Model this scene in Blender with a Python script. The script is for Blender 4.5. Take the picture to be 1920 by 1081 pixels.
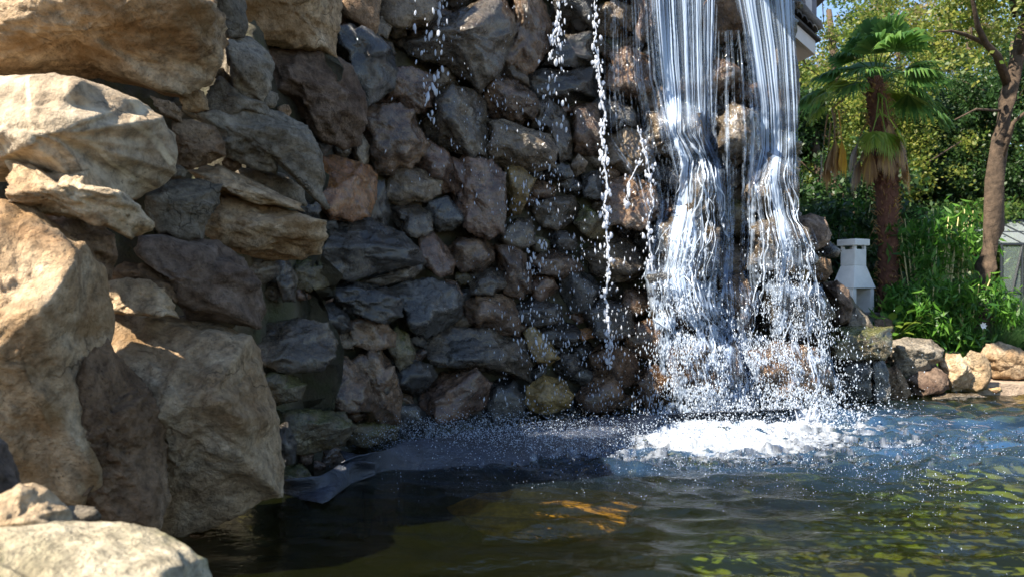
import bpy, bmesh, math, random
import numpy as np
from mathutils import Vector, Matrix
from mathutils.bvhtree import BVHTree
random.seed(7); RNG = np.random.default_rng(7)
SC = bpy.context.scene
for o in list(bpy.data.objects): bpy.data.objects.remove(o)

# ------------------------------------------------------------------ camera, sky, sun, exposure
F = 1450.0; CH = 1.10                     # focal length in photo pixels, camera height over the water
cam_d = bpy.data.cameras.new('camera'); cam = bpy.data.objects.new('camera', cam_d)
SC.collection.objects.link(cam); SC.camera = cam
cam.location = (0, 0, CH); cam.rotation_euler = (math.radians(90), 0, 0)
cam_d.sensor_width = 36; cam_d.lens = F / 1920 * 36; cam_d.clip_start = .05; cam_d.clip_end = 3000
cam_d.dof.use_dof = True; cam_d.dof.focus_distance = 5.2; cam_d.dof.aperture_fstop = 3.0
SUN = Vector((-0.62, -0.42, 0.76)).normalized()
world = bpy.data.worlds.new('World'); SC.world = world; world.use_nodes = True
wn = world.node_tree; bg = wn.nodes['Background']
sky = wn.nodes.new('ShaderNodeTexSky'); sky.sky_type = 'NISHITA'; sky.sun_disc = False
sky.sun_elevation = math.asin(SUN.z); sky.sun_rotation = math.atan2(SUN.x, SUN.y)
sky.air_density = 1.0; sky.dust_density = 0.25; sky.ozone_density = 2.0
wn.links.new(sky.outputs[0], bg.inputs[0]); bg.inputs[1].default_value = 0.095
sl = bpy.data.lights.new('sun', 'SUN'); sl.energy = 5.0; sl.angle = math.radians(.53); sl.color = (1, .90, .75)
sun = bpy.data.objects.new('sun', sl); SC.collection.objects.link(sun)
sun.rotation_euler = SUN.to_track_quat('Z', 'Y').to_euler()
SC.view_settings.view_transform = 'Standard'; SC.view_settings.look = 'None'
SC.view_settings.exposure = 1.5; SC.view_settings.gamma = 1
SC.cycles.use_denoising = True
SC.cycles.max_bounces = 8; SC.cycles.transparent_max_bounces = 24
SC.cycles.diffuse_bounces = 3; SC.cycles.glossy_bounces = 3
SC.cycles.caustics_reflective = False; SC.cycles.caustics_refractive = False

def P(px, py, d):
    return Vector(((px - 960) / F * d, d, CH + (540.5 - py) / F * d))
def ZB(x):      # depth of the waterline of the wall at photo column x
    return float(np.interp(x, [-300, 0, 300, 420, 540, 650, 750, 900, 1050, 1200, 1400, 1600, 1670, 1900],
                           [2.5, 2.8, 3.35, 3.7, 4.2, 5.0, 5.5, 6.1, 6.55, 6.9, 7.25, 7.6, 7.85, 8.1]))
def D(x, y):    # depth of the rock face at a photo point (it leans back as it rises)
    zb = ZB(x); k = .12 if x > 500 else .05
    h = CH + (540 - y) / F * zb
    return zb + k * max(h, 0)

# ------------------------------------------------------------------ numpy noise
_perm = np.random.default_rng(3).permutation(4096).astype(np.int64)
_g = np.random.default_rng(4).normal(size=(4096, 3)); _g /= np.linalg.norm(_g, axis=1)[:, None]
def perlin(p):
    p = np.asarray(p, float); i = np.floor(p).astype(np.int64); f = p - i
    u = f * f * f * (f * (f * 6 - 15) + 10); out = 0
    for dx in (0, 1):
        wx = u[:, 0] if dx else 1 - u[:, 0]
        for dy in (0, 1):
            wy = u[:, 1] if dy else 1 - u[:, 1]
            for dz in (0, 1):
                wz = u[:, 2] if dz else 1 - u[:, 2]
                h = _perm[(_perm[(_perm[(i[:, 0] + dx) & 4095] + i[:, 1] + dy) & 4095] + i[:, 2] + dz) & 4095]
                g = _g[h]
                out = out + wx * wy * wz * (g[:, 0] * (f[:, 0] - dx) + g[:, 1] * (f[:, 1] - dy) + g[:, 2] * (f[:, 2] - dz))
    return out * 1.6
def fbm(p, o=4, gain=.5):
    p = np.asarray(p, float); a = 1; s = 0
    for k in range(o):
        s = s + a * perlin(p + 17.3 * k); p = p * 2.03; a *= gain
    return s
def ridged(p, o=3):
    p = np.asarray(p, float); a = 1; s = 0
    for k in range(o):
        s = s + a * (1 - 2.2 * np.abs(perlin(p + 9.1 * k))); p = p * 2.1; a *= .5
    return s / 1.75
def sstep(a, b, x):
    t = np.clip((x - a) / (b - a), 0, 1); return t * t * (3 - 2 * t)

# ------------------------------------------------------------------ mesh helpers
def fast_mesh(name, V, Fc, mat=None, smooth=False, attr=None, mats=None, midx=None):
    """V (n,3), Fc (m,k) with constant k"""
    me = bpy.data.meshes.new(name); V = np.asarray(V, np.float32); Fc = np.asarray(Fc, np.int32)
    m, k = Fc.shape
    me.vertices.add(len(V)); me.vertices.foreach_set('co', V.ravel())
    me.loops.add(m * k); me.loops.foreach_set('vertex_index', Fc.ravel())
    me.polygons.add(m); me.polygons.foreach_set('loop_start', np.arange(0, m * k, k, dtype=np.int32))
    if smooth: me.polygons.foreach_set('use_smooth', np.ones(m, bool))
    if attr:
        for an, vals in attr.items():
            a = me.attributes.new(an, 'FLOAT', 'POINT'); a.data.foreach_set('value', np.asarray(vals, np.float32))
    for mm in (mats or ([mat] if mat else [])): me.materials.append(mm)
    if midx is not None: me.polygons.foreach_set('material_index', np.asarray(midx, np.int32))
    me.update(calc_edges=True); me.validate()
    return me
def link(name, me, parent=None, loc=None):
    o = bpy.data.objects.new(name, me); SC.collection.objects.link(o)
    if loc is not None: o.location = loc
    if parent is not None: o.parent = parent
    return o
def tag(o, label=None, cat=None, group=None, kind=None):
    if label: o['label'] = label
    if cat: o['category'] = cat
    if group: o['group'] = group
    if kind: o['kind'] = kind
    return o
def empty(name, loc, label, cat, group=None):
    o = bpy.data.objects.new(name, None); SC.collection.objects.link(o); o.location = loc
    o.empty_display_size = .1
    return tag(o, label, cat, group)
class MB:
    def __init__(s): s.v = []; s.f = []
    def add(s, V, Fs):
        b = len(s.v); s.v += [tuple(v) for v in V]; s.f += [tuple(i + b for i in f) for f in Fs]
    def box(s, c, size, R=None, taper=1.0):
        x, y, z = [k / 2 for k in size]; R = R or Matrix.Identity(3); c = Vector(c); V = []
        for dz in (-1, 1):
            t = taper if dz > 0 else 1
            for dx, dy in ((-1, -1), (1, -1), (1, 1), (-1, 1)): V.append(c + R @ Vector((dx * x * t, dy * y * t, dz * z)))
        s.add(V, [(3, 2, 1, 0), (4, 5, 6, 7), (0, 1, 5, 4), (1, 2, 6, 5), (2, 3, 7, 6), (3, 0, 4, 7)])
    def tube(s, pts, rad, n=8, wob=0, cap=True):
        pts = [Vector(p) for p in pts]; V = []; up = Vector((.13, .27, 1))
        for i, p in enumerate(pts):
            t = (pts[min(i + 1, len(pts) - 1)] - pts[max(i - 1, 0)]).normalized()
            a = t.cross(up if abs(t.z) < .98 else Vector((1, .1, 0))).normalized(); b = t.cross(a)
            r = rad[i] if hasattr(rad, '__len__') else rad
            for k in range(n):
                th = 2 * math.pi * k / n; rr = r * (1 + wob * math.sin(k * 2.4 + i * 1.7) * .5 + random.uniform(-wob, wob) * .5)
                V.append(p + a * math.cos(th) * rr + b * math.sin(th) * rr)
        Fs = []
        for i in range(len(pts) - 1):
            for k in range(n):
                k2 = (k + 1) % n; Fs.append((i * n + k, i * n + k2, (i + 1) * n + k2, (i + 1) * n + k))
        if cap: Fs += [tuple(range(n))[::-1], tuple((len(pts) - 1) * n + k for k in range(n))]
        s.add(V, Fs)
    def build(s, name, mat, parent=None, loc=None, smooth=False, bevel=0):
        me = bpy.data.meshes.new(name); off = Vector(loc) if loc is not None else Vector((0, 0, 0))
        me.from_pydata([tuple(Vector(v) - off) for v in s.v], [], s.f); me.materials.append(mat)
        if smooth: me.polygons.foreach_set('use_smooth', [True] * len(me.polygons))
        me.update(); o = link(name, me, parent, loc)
        if bevel:
            b = o.modifiers.new('bevel', 'BEVEL'); b.width = bevel; b.segments = 2; b.limit_method = 'ANGLE'
        return o

# ------------------------------------------------------------------ materials
def newmat(name):
    m = bpy.data.materials.new(name); m.use_nodes = True; nt = m.node_tree
    return m, nt, nt.nodes['Principled BSDF']
def N(nt, t, **kw):
    n = nt.nodes.new(t)
    for k, v in kw.items():
        if k in n.inputs: n.inputs[k].default_value = v
        else: setattr(n, k, v)
    return n
def L(nt, a, b): nt.links.new(a, b)
def mixc(nt, fac, a, b, mode='MIX'):
    n = nt.nodes.new('ShaderNodeMix'); n.data_type = 'RGBA'; n.blend_type = mode
    for s, v in ((n.inputs[0], fac), (n.inputs[6], a), (n.inputs[7], b)):
        if hasattr(v, 'is_linked') or hasattr(v, 'links'): nt.links.new(v, s)
        else: s.default_value = v if not isinstance(v, tuple) else (*v[:3], 1)
    return n.outputs[2]
def ramp(nt, src, stops):
    r = nt.nodes.new('ShaderNodeValToRGB'); e = r.color_ramp.elements
    while len(e) > 1: e.remove(e[0])
    e[0].position = stops[0][0]; e[0].color = (*stops[0][1], 1) if isinstance(stops[0][1], tuple) else (stops[0][1],) * 3 + (1,)
    for p, c in stops[1:]:
        q = e.new(p); q.color = (*c, 1) if isinstance(c, tuple) else (c, c, c, 1)
    nt.links.new(src, r.inputs[0]); return r.outputs[0]
def coords(nt):
    tc = nt.nodes.new('ShaderNodeTexCoord'); oi = nt.nodes.new('ShaderNodeObjectInfo')
    ml = N(nt, 'ShaderNodeMath', operation='MULTIPLY'); ml.inputs[1].default_value = 37; L(nt, oi.outputs['Random'], ml.inputs[0])
    ad = N(nt, 'ShaderNodeVectorMath', operation='ADD'); L(nt, tc.outputs['Object'], ad.inputs[0]); L(nt, ml.outputs[0], ad.inputs[1])
    return ad.outputs[0], oi.outputs['Random']
def noise(nt, vec, scale, detail=6, rough=.55, dist=0):
    n = N(nt, 'ShaderNodeTexNoise', Scale=scale, Detail=detail, Roughness=rough, Distortion=dist); L(nt, vec, n.inputs['Vector'])
    return n.outputs[0]
def rockmat(name, c1, c2, c3, rough=.85, veins=0., moss=0., wet=0., sc=1., crack=1., bump=1., stain=None):
    m, nt, b = newmat(name); v, rnd = coords(nt)
    n1 = noise(nt, v, 3.2 * sc, 8, .6, .6)
    col = ramp(nt, n1, [(.3, c1), (.5, c2), (.68, c3)])
    n2 = noise(nt, v, 22 * sc, 8, .7)
    col = mixc(nt, .85, col, ramp(nt, n2, [(.32, .3), (.5, .95), (.66, 1.45)]), 'MULTIPLY')
    # pits
    n4 = noise(nt, v, 75 * sc, 4, .6)
    pit = ramp(nt, n4, [(.3, .35), (.42, 1.)])
    pm = ramp(nt, noise(nt, v, 4 * sc, 3), [(.48, 0.), (.6, 1.)])
    col = mixc(nt, pm, col, mixc(nt, 1., col, pit, 'MULTIPLY'))
    # cracks: warped voronoi edges, broken up
    wv = N(nt, 'ShaderNodeTexNoise', Scale=5 * sc, Detail=4); L(nt, v, wv.inputs['Vector'])
    wa = N(nt, 'ShaderNodeVectorMath', operation='MULTIPLY_ADD'); L(nt, wv.outputs['Color'], wa.inputs[0]); wa.inputs[1].default_value = (.35, .35, .35); L(nt, v, wa.inputs[2])
    vo = N(nt, 'ShaderNodeTexVoronoi', feature='DISTANCE_TO_EDGE', Scale=3.1 * sc); L(nt, wa.outputs[0], vo.inputs['Vector'])
    ck = ramp(nt, vo.outputs[0], [(0., .25), (.006, .6), (.016, 1.)])
    cm = ramp(nt, noise(nt, v, 2.6 * sc, 2), [(.54, 0.), (.62, .8 * min(crack, 1.))])
    col = mixc(nt, cm, col, mixc(nt, 1., col, ck, 'MULTIPLY'))
    if veins:
        wn_ = N(nt, 'ShaderNodeTexWave', Scale=2.1, Distortion=2.4, Detail=2.); wn_.inputs['Detail Scale'].default_value = .8
        mp = N(nt, 'ShaderNodeMapping'); mp.inputs['Rotation'].default_value = (0, .35, 0); L(nt, v, mp.inputs[0]); L(nt, mp.outputs[0], wn_.inputs['Vector'])
        vf = ramp(nt, wn_.outputs['Fac'], [(.93, 0.), (.985, veins)])
        vm = ramp(nt, noise(nt, v, 6, 3), [(.4, .25), (.6, 1.)])
        vv = N(nt, 'ShaderNodeMath', operation='MULTIPLY'); L(nt, vf, vv.inputs[0]); L(nt, vm, vv.inputs[1])
        col = mixc(nt, vv.outputs[0], col, (.74, .62, .44))
    if stain:
        sf = ramp(nt, noise(nt, v, 1.7 * sc, 5, .6, 1.), [(.52, 0.), (.66, .8)])
        col = mixc(nt, sf, col, stain)
    geo = nt.nodes.new('ShaderNodeNewGeometry'); sp = nt.nodes.new('ShaderNodeSeparateXYZ'); L(nt, geo.outputs['Normal'], sp.inputs[0])
    if moss:
        mf = N(nt, 'ShaderNodeMath', operation='MULTIPLY_ADD'); L(nt, sp.outputs[2], mf.inputs[0]); mf.inputs[1].default_value = .35; L(nt, noise(nt, v, 7, 6, .7), mf.inputs[2])
        col = mixc(nt, ramp(nt, mf.outputs[0], [(.58, 0.), (.8, moss)]), col, mixc(nt, n2, (.05, .07, .012), (.16, .17, .03)))
    # per-stone brightness
    hb = N(nt, 'ShaderNodeHueSaturation'); mr = N(nt, 'ShaderNodeMapRange'); mr.inputs[3].default_value = .78; mr.inputs[4].default_value = 1.22
    L(nt, rnd, mr.inputs[0]); L(nt, mr.outputs[0], hb.inputs['Value']); L(nt, col, hb.inputs['Color'])
    L(nt, hb.outputs[0], b.inputs['Base Color'])
    if wet:
        L(nt, ramp(nt, noise(nt, v, 9, 5, .6), [(.35, .09 * (2 - wet)), (.65, .34)]), b.inputs['Roughness'])
        b.inputs['Specular IOR Level'].default_value = .65; b.inputs['Coat Weight'].default_value = .6 * wet; b.inputs['Coat Roughness'].default_value = .07; b.inputs['Coat IOR'].default_value = 1.55
    else:
        b.inputs['Roughness'].default_value = rough; b.inputs['Specular IOR Level'].default_value = .25
    # relief
    h1 = noise(nt, v, 14 * sc, 10, .62, .3); h2 = noise(nt, v, 60 * sc, 6, .65)
    a1 = N(nt, 'ShaderNodeMath', operation='MULTIPLY_ADD'); L(nt, h2, a1.inputs[0]); a1.inputs[1].default_value = .45; L(nt, h1, a1.inputs[2])
    ck2 = N(nt, 'ShaderNodeMath', operation='MULTIPLY'); L(nt, ck, ck2.inputs[0]); L(nt, cm, ck2.inputs[1])
    a2 = N(nt, 'ShaderNodeMath', operation='MULTIPLY_ADD'); L(nt, ck2.outputs[0], a2.inputs[0]); a2.inputs[1].default_value = .25; L(nt, a1.outputs[0], a2.inputs[2])
    bp = N(nt, 'ShaderNodeBump', Strength=1. * bump, Distance=.05); L(nt, a2.outputs[0], bp.inputs['Height']); L(nt, bp.outputs[0], b.inputs['Normal'])
    b2 = N(nt, 'ShaderNodeBump', Strength=.35 * bump, Distance=.03); L(nt, h1, b2.inputs['Height']); L(nt, b2.outputs[0], b.inputs['Coat Normal'])
    return m
M = {}
M['tan'] = rockmat('tan limestone', (.25, .15, .075), (.43, .305, .185), (.58, .455, .315), stain=(.25, .145, .06))
M['cream'] = rockmat('cream limestone', (.30, .19, .10), (.47, .35, .22), (.60, .48, .33), stain=(.38, .24, .08))
M['vein'] = rockmat('veined limestone', (.36, .27, .18), (.5, .4, .28), (.58, .475, .35), veins=1., sc=.8, bump=.6)
M['lichen'] = rockmat('limestone with green algae', (.36, .31, .2), (.5, .43, .3), (.6, .53, .4), stain=(.22, .24, .04), sc=1.1, crack=.2)
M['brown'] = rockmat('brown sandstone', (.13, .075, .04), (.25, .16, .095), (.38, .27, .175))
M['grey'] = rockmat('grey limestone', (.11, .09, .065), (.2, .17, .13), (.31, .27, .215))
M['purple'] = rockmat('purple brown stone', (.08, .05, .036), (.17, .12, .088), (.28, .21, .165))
M['wbrown'] = rockmat('wet brown stone', (0.038, 0.019, 0.008), (0.112, 0.061, 0.030), (0.252, 0.153, 0.081), wet=1)
M['wred'] = rockmat('wet rusty stone', (0.042, 0.020, 0.010), (0.115, 0.059, 0.032), (0.243, 0.140, 0.081), wet=1)
M['worange'] = rockmat('wet orange stone', (.13, .045, .010), (.27, .11, .03), (.34, .17, .06), wet=1)
M['wdark'] = rockmat('wet black stone', (0.010, 0.008, 0.006), (0.030, 0.024, 0.018), (0.099, 0.081, 0.059), wet=1)
M['wgrey'] = rockmat('wet grey stone', (0.032, 0.022, 0.013), (0.083, 0.060, 0.036), (0.225, 0.176, 0.117), wet=1)
M['wblue'] = rockmat('wet slate stone', (0.014, 0.013, 0.012), (0.043, 0.040, 0.035), (0.126, 0.117, 0.104), wet=1)
M['wtan'] = rockmat('wet tan stone', (0.077, 0.051, 0.029), (0.158, 0.115, 0.072), (0.306, 0.239, 0.158), wet=.6)
M['moss'] = rockmat('mossy wet stone', (.045, .036, .016), (.12, .09, .042), (.19, .155, .08), wet=.6, moss=.6)
M['gold'] = rockmat('golden wet stone', (0.119, 0.072, 0.017), (0.238, 0.153, 0.043), (0.306, 0.221, 0.093), wet=.8)
def mortarmat():
    m, nt, b = newmat('cement mortar'); tc = nt.nodes.new('ShaderNodeTexCoord'); v = tc.outputs['Object']
    c = ramp(nt, noise(nt, v, 2.2, 7, .65), [(.35, (.035, .03, .022)), (.55, (.085, .075, .045)), (.7, (.15, .135, .09))])
    c = mixc(nt, ramp(nt, noise(nt, v, 5, 5), [(.5, 0.), (.65, .7)]), c, (.06, .07, .022))
    L(nt, c, b.inputs['Base Color']); b.inputs['Roughness'].default_value = .75
    bp = N(nt, 'ShaderNodeBump', Strength=.9, Distance=.05); L(nt, noise(nt, v, 18, 10, .7), bp.inputs['Height']); L(nt, bp.outputs[0], b.inputs['Normal'])
    return m
M['mortar'] = mortarmat()
def plain(name, col, rough=.6, var=.25, sc=6, bump=.2, bs=40, spec=.4, wave=None):
    m, nt, b = newmat(name); tc = nt.nodes.new('ShaderNodeTexCoord'); v = tc.outputs['Object']
    lo = tuple(c * (1 - var) for c in col); hi = tuple(min(1, c * (1 + var)) for c in col)
    L(nt, ramp(nt, noise(nt, v, sc, 7, .65), [(.3, lo), (.7, hi)]), b.inputs['Base Color'])
    b.inputs['Roughness'].default_value = rough; b.inputs['Specular IOR Level'].default_value = spec
    if bump:
        bp = N(nt, 'ShaderNodeBump', Strength=bump, Distance=.02); L(nt, noise(nt, v, bs, 8, .65), bp.inputs['Height']); L(nt, bp.outputs[0], b.inputs['Normal'])
    return m
def leafmat(name, cols, trans=.45, rough=.45):
    m, nt, b = newmat(name); g = nt.nodes.new('ShaderNodeNewGeometry')
    col = ramp(nt, g.outputs['Random Per Island'], [(i / max(len(cols) - 1, 1), c) for i, c in enumerate(cols)])
    L(nt, col, b.inputs['Base Color']); b.inputs['Roughness'].default_value = rough; b.inputs['Specular IOR Level'].default_value = .35
    tr = nt.nodes.new('ShaderNodeBsdfTranslucent'); hs = N(nt, 'ShaderNodeHueSaturation', Value=1.9); L(nt, col, hs.inputs['Color']); L(nt, hs.outputs[0], tr.inputs[0])
    mx = nt.nodes.new('ShaderNodeMixShader'); mx.inputs[0].default_value = trans
    L(nt, b.outputs[0], mx.inputs[1]); L(nt, tr.outputs[0], mx.inputs[2]); L(nt, mx.outputs[0], nt.nodes['Material Output'].inputs[0])
    return m
M['leaf_a'] = leafmat('leaves mid green', [(.02, .06, .012), (.06, .12, .02), (.13, .18, .04), (.04, .08, .016)])
M['leaf_b'] = leafmat('leaves yellow green', [(.05, .1, .015), (.13, .18, .03), (.24, .24, .05), (.08, .13, .02)])
M['leaf_c'] = leafmat('leaves olive tan', [(.1, .12, .035), (.24, .2, .09), (.34, .26, .13), (.08, .11, .025)])
M['leaf_d'] = leafmat('leaves dark green', [(.01, .03, .008), (.02, .055, .012), (.04, .085, .02), (.015, .04, .01)], .25)
M['bamboo_leaf'] = leafmat('bamboo leaves', [(.02, .08, .01), (.05, .15, .015), (.1, .22, .03), (.03, .09, .015)], .35)
M['reed'] = leafmat('grass blades', [(.03, .1, .03), (.06, .14, .05), (.1, .18, .06)], .3)
M['frond'] = leafmat('palm frond green', [(.03, .09, .025), (.07, .16, .04), (.14, .24, .05)], .35)
M['frond_y'] = leafmat('palm frond yellow green', [(.12, .19, .02), (.2, .26, .04), (.09, .16, .02)], .4)
M['frond_dead'] = leafmat('dead palm frond', [(.25, .14, .06), (.36, .22, .1), (.18, .1, .045), (.42, .27, .08)], .3)
M['frond_gold'] = leafmat('golden dead frond', [(.5, .3, .03), (.42, .22, .03)], .3)
M['bark'] = plain('tree bark', (.07, .048, .032), .9, .6, 12, 1., 22)
M['palmbark'] = plain('palm trunk fibre', (.13, .055, .034), .95, .5, 14, 1., 60)
M['cane'] = plain('bamboo cane', (.42, .36, .16), .5, .3, 6, .1)
M['white'] = plain('white plaster', (.76, .74, .70), .75, .12, 5, .35, 60)
M['whitewood'] = plain('white painted board', (.62, .6, .6), .5, .1, 5, .1, 30)
M['soot'] = plain('sooty interior', (.02, .02, .025), .9)
M['tile'] = plain('dark roof tile', (.05, .045, .045), .6, .5, 12, .6, 60)
M['lichentile'] = plain('weathered tile end', (.2, .18, .16), .8, .4, 20, .5, 60)
M['wallgrey'] = plain('grey rendered wall', (.2, .2, .23), .8, .2, 5, .2)
M['terracotta'] = plain('terracotta', (.3, .12, .07), .8, .25, 8, .2)
M['frame_black'] = plain('black metal frame', (.02, .025, .03), .4, .1)
M['logwood'] = plain('sawn log', (.4, .3, .18), .8, .25, 20, .3)
def liner():
    m, nt, b = newmat('pond liner'); tc = nt.nodes.new('ShaderNodeTexCoord'); v = tc.outputs['Object']
    L(nt, ramp(nt, noise(nt, v, 5, 6), [(.3, (.012, .016, .026)), (.7, (.05, .065, .10))]), b.inputs['Base Color'])
    b.inputs['Roughness'].default_value = .18; b.inputs['Specular IOR Level'].default_value = 1.
    bp = N(nt, 'ShaderNodeBump', Strength=1., Distance=.04); L(nt, noise(nt, v, 16, 8, .7), bp.inputs['Height']); L(nt, bp.outputs[0], b.inputs['Normal'])
    return m
M['liner'] = liner()
def watermat():
    m, nt, b = newmat('pond water'); nt.nodes.remove(b)
    tc = nt.nodes.new('ShaderNodeTexCoord'); v = tc.outputs['Object']
    mp = N(nt, 'ShaderNodeMapping'); mp.inputs['Scale'].default_value = (1, 1.8, 1); L(nt, v, mp.inputs[0])
    bp = N(nt, 'ShaderNodeBump', Strength=.3, Distance=.02); L(nt, noise(nt, mp.outputs[0], 18, 3, .5, .5), bp.inputs['Height'])
    gl = N(nt, 'ShaderNodeBsdfGlossy', Roughness=.015); L(nt, bp.outputs[0], gl.inputs['Normal'])
    tr = nt.nodes.new('ShaderNodeBsdfTransparent'); tr.inputs[0].default_value = (.86, .82, .5, 1)
    di = nt.nodes.new('ShaderNodeBsdfDiffuse'); di.inputs[0].default_value = (.040, .048, .010, 1)
    m1 = nt.nodes.new('ShaderNodeMixShader'); m1.inputs[0].default_value = .09; L(nt, tr.outputs[0], m1.inputs[1]); L(nt, di.outputs[0], m1.inputs[2])
    fr = N(nt, 'ShaderNodeFresnel', IOR=1.62); L(nt, bp.outputs[0], fr.inputs['Normal'])
    at = N(nt, 'ShaderNodeAttribute', attribute_name='sky_sheen'); d2 = nt.nodes.new('ShaderNodeBsdfDiffuse'); d2.inputs[0].default_value = (.045, .12, .26, 1)  # diffuse blue standing in for sky reflected by the churned water
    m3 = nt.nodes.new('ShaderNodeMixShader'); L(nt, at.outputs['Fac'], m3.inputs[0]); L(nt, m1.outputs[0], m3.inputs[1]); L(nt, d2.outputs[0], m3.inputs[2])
    m2 = nt.nodes.new('ShaderNodeMixShader'); L(nt, fr.outputs[0], m2.inputs[0]); L(nt, m3.outputs[0], m2.inputs[1]); L(nt, gl.outputs[0], m2.inputs[2])
    L(nt, m2.outputs[0], nt.nodes['Material Output'].inputs[0]); return m
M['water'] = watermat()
def fallmat(name, attr=True, col=(.62, .77, 1.), base=1., rough=.12):
    m, nt, b = newmat(name); b.inputs['Base Color'].default_value = (*col, 1); b.inputs['Roughness'].default_value = rough
    b.inputs['Specular IOR Level'].default_value = .8
    tl = nt.nodes.new('ShaderNodeBsdfTranslucent'); tl.inputs[0].default_value = (*col, 1)
    mx = nt.nodes.new('ShaderNodeMixShader'); mx.inputs[0].default_value = .35; L(nt, b.outputs[0], mx.inputs[1]); L(nt, tl.outputs[0], mx.inputs[2])
    tr = nt.nodes.new('ShaderNodeBsdfTransparent'); tr.inputs[0].default_value = (.93, .95, 1, 1)
    gl = N(nt, 'ShaderNodeBsdfGlossy', Roughness=.08); fr = N(nt, 'ShaderNodeFresnel', IOR=1.33)
    clear = nt.nodes.new('ShaderNodeMixShader'); L(nt, fr.outputs[0], clear.inputs[0]); L(nt, tr.outputs[0], clear.inputs[1]); L(nt, gl.outputs[0], clear.inputs[2])
    m2 = nt.nodes.new('ShaderNodeMixShader')
    if attr:
        at = N(nt, 'ShaderNodeAttribute', attribute_name='opacity'); L(nt, at.outputs['Fac'], m2.inputs[0])
    else: m2.inputs[0].default_value = base
    L(nt, clear.outputs[0], m2.inputs[1]); L(nt, mx.outputs[0], m2.inputs[2])
    L(nt, m2.outputs[0], nt.nodes['Material Output'].inputs[0]); return m
M['fall'] = fallmat('falling water')
M['drop'] = fallmat('water drops', False, (.86, .91, 1.), .62, .06)
M['spray'] = fallmat('fine spray', False, (.8, .89, 1.), .6, .08)
M['foam'] = fallmat('white foam', True, (.74, .8, .88), rough=.4)
def bedmat():
    m, nt, b = newmat('pond bed'); tc = nt.nodes.new('ShaderNodeTexCoord'); v = tc.outputs['Object']
    c = ramp(nt, noise(nt, v, 1.1, 6, .6), [(.32, (.03, .018, .008)), (.48, (.11, .15, .015)), (.66, (.15, .27, .025))])
    c = mixc(nt, ramp(nt, noise(nt, v, 2.4, 4), [(.6, 0.), (.72, .5)]), c, (.2, .12, .02))
    sx = nt.nodes.new('ShaderNodeSeparateXYZ'); L(nt, v, sx.inputs[0]); ad = N(nt, 'ShaderNodeMath', operation='MULTIPLY_ADD'); L(nt, noise(nt, v, .8, 3), ad.inputs[0]); ad.inputs[1].default_value = 2.4; L(nt, sx.outputs[0], ad.inputs[2])
    mr = N(nt, 'ShaderNodeMapRange'); mr.inputs[1].default_value = 1.4; mr.inputs[2].default_value = 2.6; L(nt, ad.outputs[0], mr.inputs[0])
    c = mixc(nt, mr.outputs[0], ramp(nt, noise(nt, v, 3, 5), [(.35, (.05, .025, .008)), (.65, (.16, .085, .02))]), c)
    L(nt, c, b.inputs['Base Color']); b.inputs['Roughness'].default_value = .9; return m
M['bed'] = bedmat()
def groundmat():
    m, nt, b = newmat('garden ground'); tc = nt.nodes.new('ShaderNodeTexCoord'); v = tc.outputs['Object']
    c = ramp(nt, noise(nt, v, 1.5, 8, .7), [(.35, (.09, .06, .045)), (.5, (.2, .14, .11)), (.65, (.3, .22, .17))])
    c = mixc(nt, ramp(nt, noise(nt, v, .35, 3), [(.5, 0.), (.6, .8)]), c, (.05, .08, .02))
    L(nt, c, b.inputs['Base Color']); b.inputs['Roughness'].default_value = .95
    bp = N(nt, 'ShaderNodeBump', Strength=1., Distance=.04); L(nt, noise(nt, v, 25, 8, .7), bp.inputs['Height']); L(nt, bp.outputs[0], b.inputs['Normal'])
    return m
M['ground'] = groundmat()
M['paving'] = plain('grey paving', (.26, .22, .21), .85, .3, 3, .5, 30)
M['sandy'] = plain('sandy gravel', (.36, .27, .2), .95, .35, 12, .9, 40)

# ------------------------------------------------------------------ rocks
_ico = {}
def ico(s):
    if s not in _ico:
        bm = bmesh.new(); bmesh.ops.create_icosphere(bm, subdivisions=s, radius=1)
        V = np.array([v.co[:] for v in bm.verts]); Fs = np.array([[v.index for v in f.verts] for f in bm.faces]); bm.free()
        V /= np.linalg.norm(V, axis=1)[:, None]; _ico[s] = (V, Fs)
    return _ico[s]
def poly_radial(poly, nb=360):
    p = np.array(poly, float); x, y = p[:, 0].copy(), p[:, 1].copy(); hx, hy = np.ptp(x) / 2, np.ptp(y) / 2; x /= hx; y /= hy; x2, y2 = np.roll(x, -1), np.roll(y, -1)
    a = (x * y2 - x2 * y); A = a.sum() / 2; cx = ((x + x2) * a).sum() / (6 * A); cy = ((y + y2) * a).sum() / (6 * A)
    th = np.arange(nb) * 2 * math.pi / nb; R = np.zeros(nb)
    for k in range(len(p)):
        ax, ay = x[k] - cx, y[k] - cy; bx, by = x2[k] - cx, y2[k] - cy; ex, ey = bx - ax, by - ay
        dx, dy = np.cos(th), -np.sin(th)          # v is up, py is down
        den = dx * ey - dy * ex; den = np.where(np.abs(den) < 1e-9, 1e-9, den)
        t = (ax * ey - ay * ex) / den; s = (ax * dy - ay * dx) / den
        R = np.where((t > 0) & (s >= -1e-6) & (s <= 1 + 1e-6), np.maximum(R, t), R)
    R[R <= 0] = R[R > 0].mean()
    k = np.exp(-np.linspace(-2, 2, 9) ** 2); k /= k.sum()
    R = np.convolve(np.concatenate([R[-4:], R, R[:4]]), k, 'valid')
    return (cx * hx, cy * hy), R, hx, hy
ROCKS = []      # (world verts, faces) for draping the water
COVER = []      # polygons used by the filler
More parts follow.
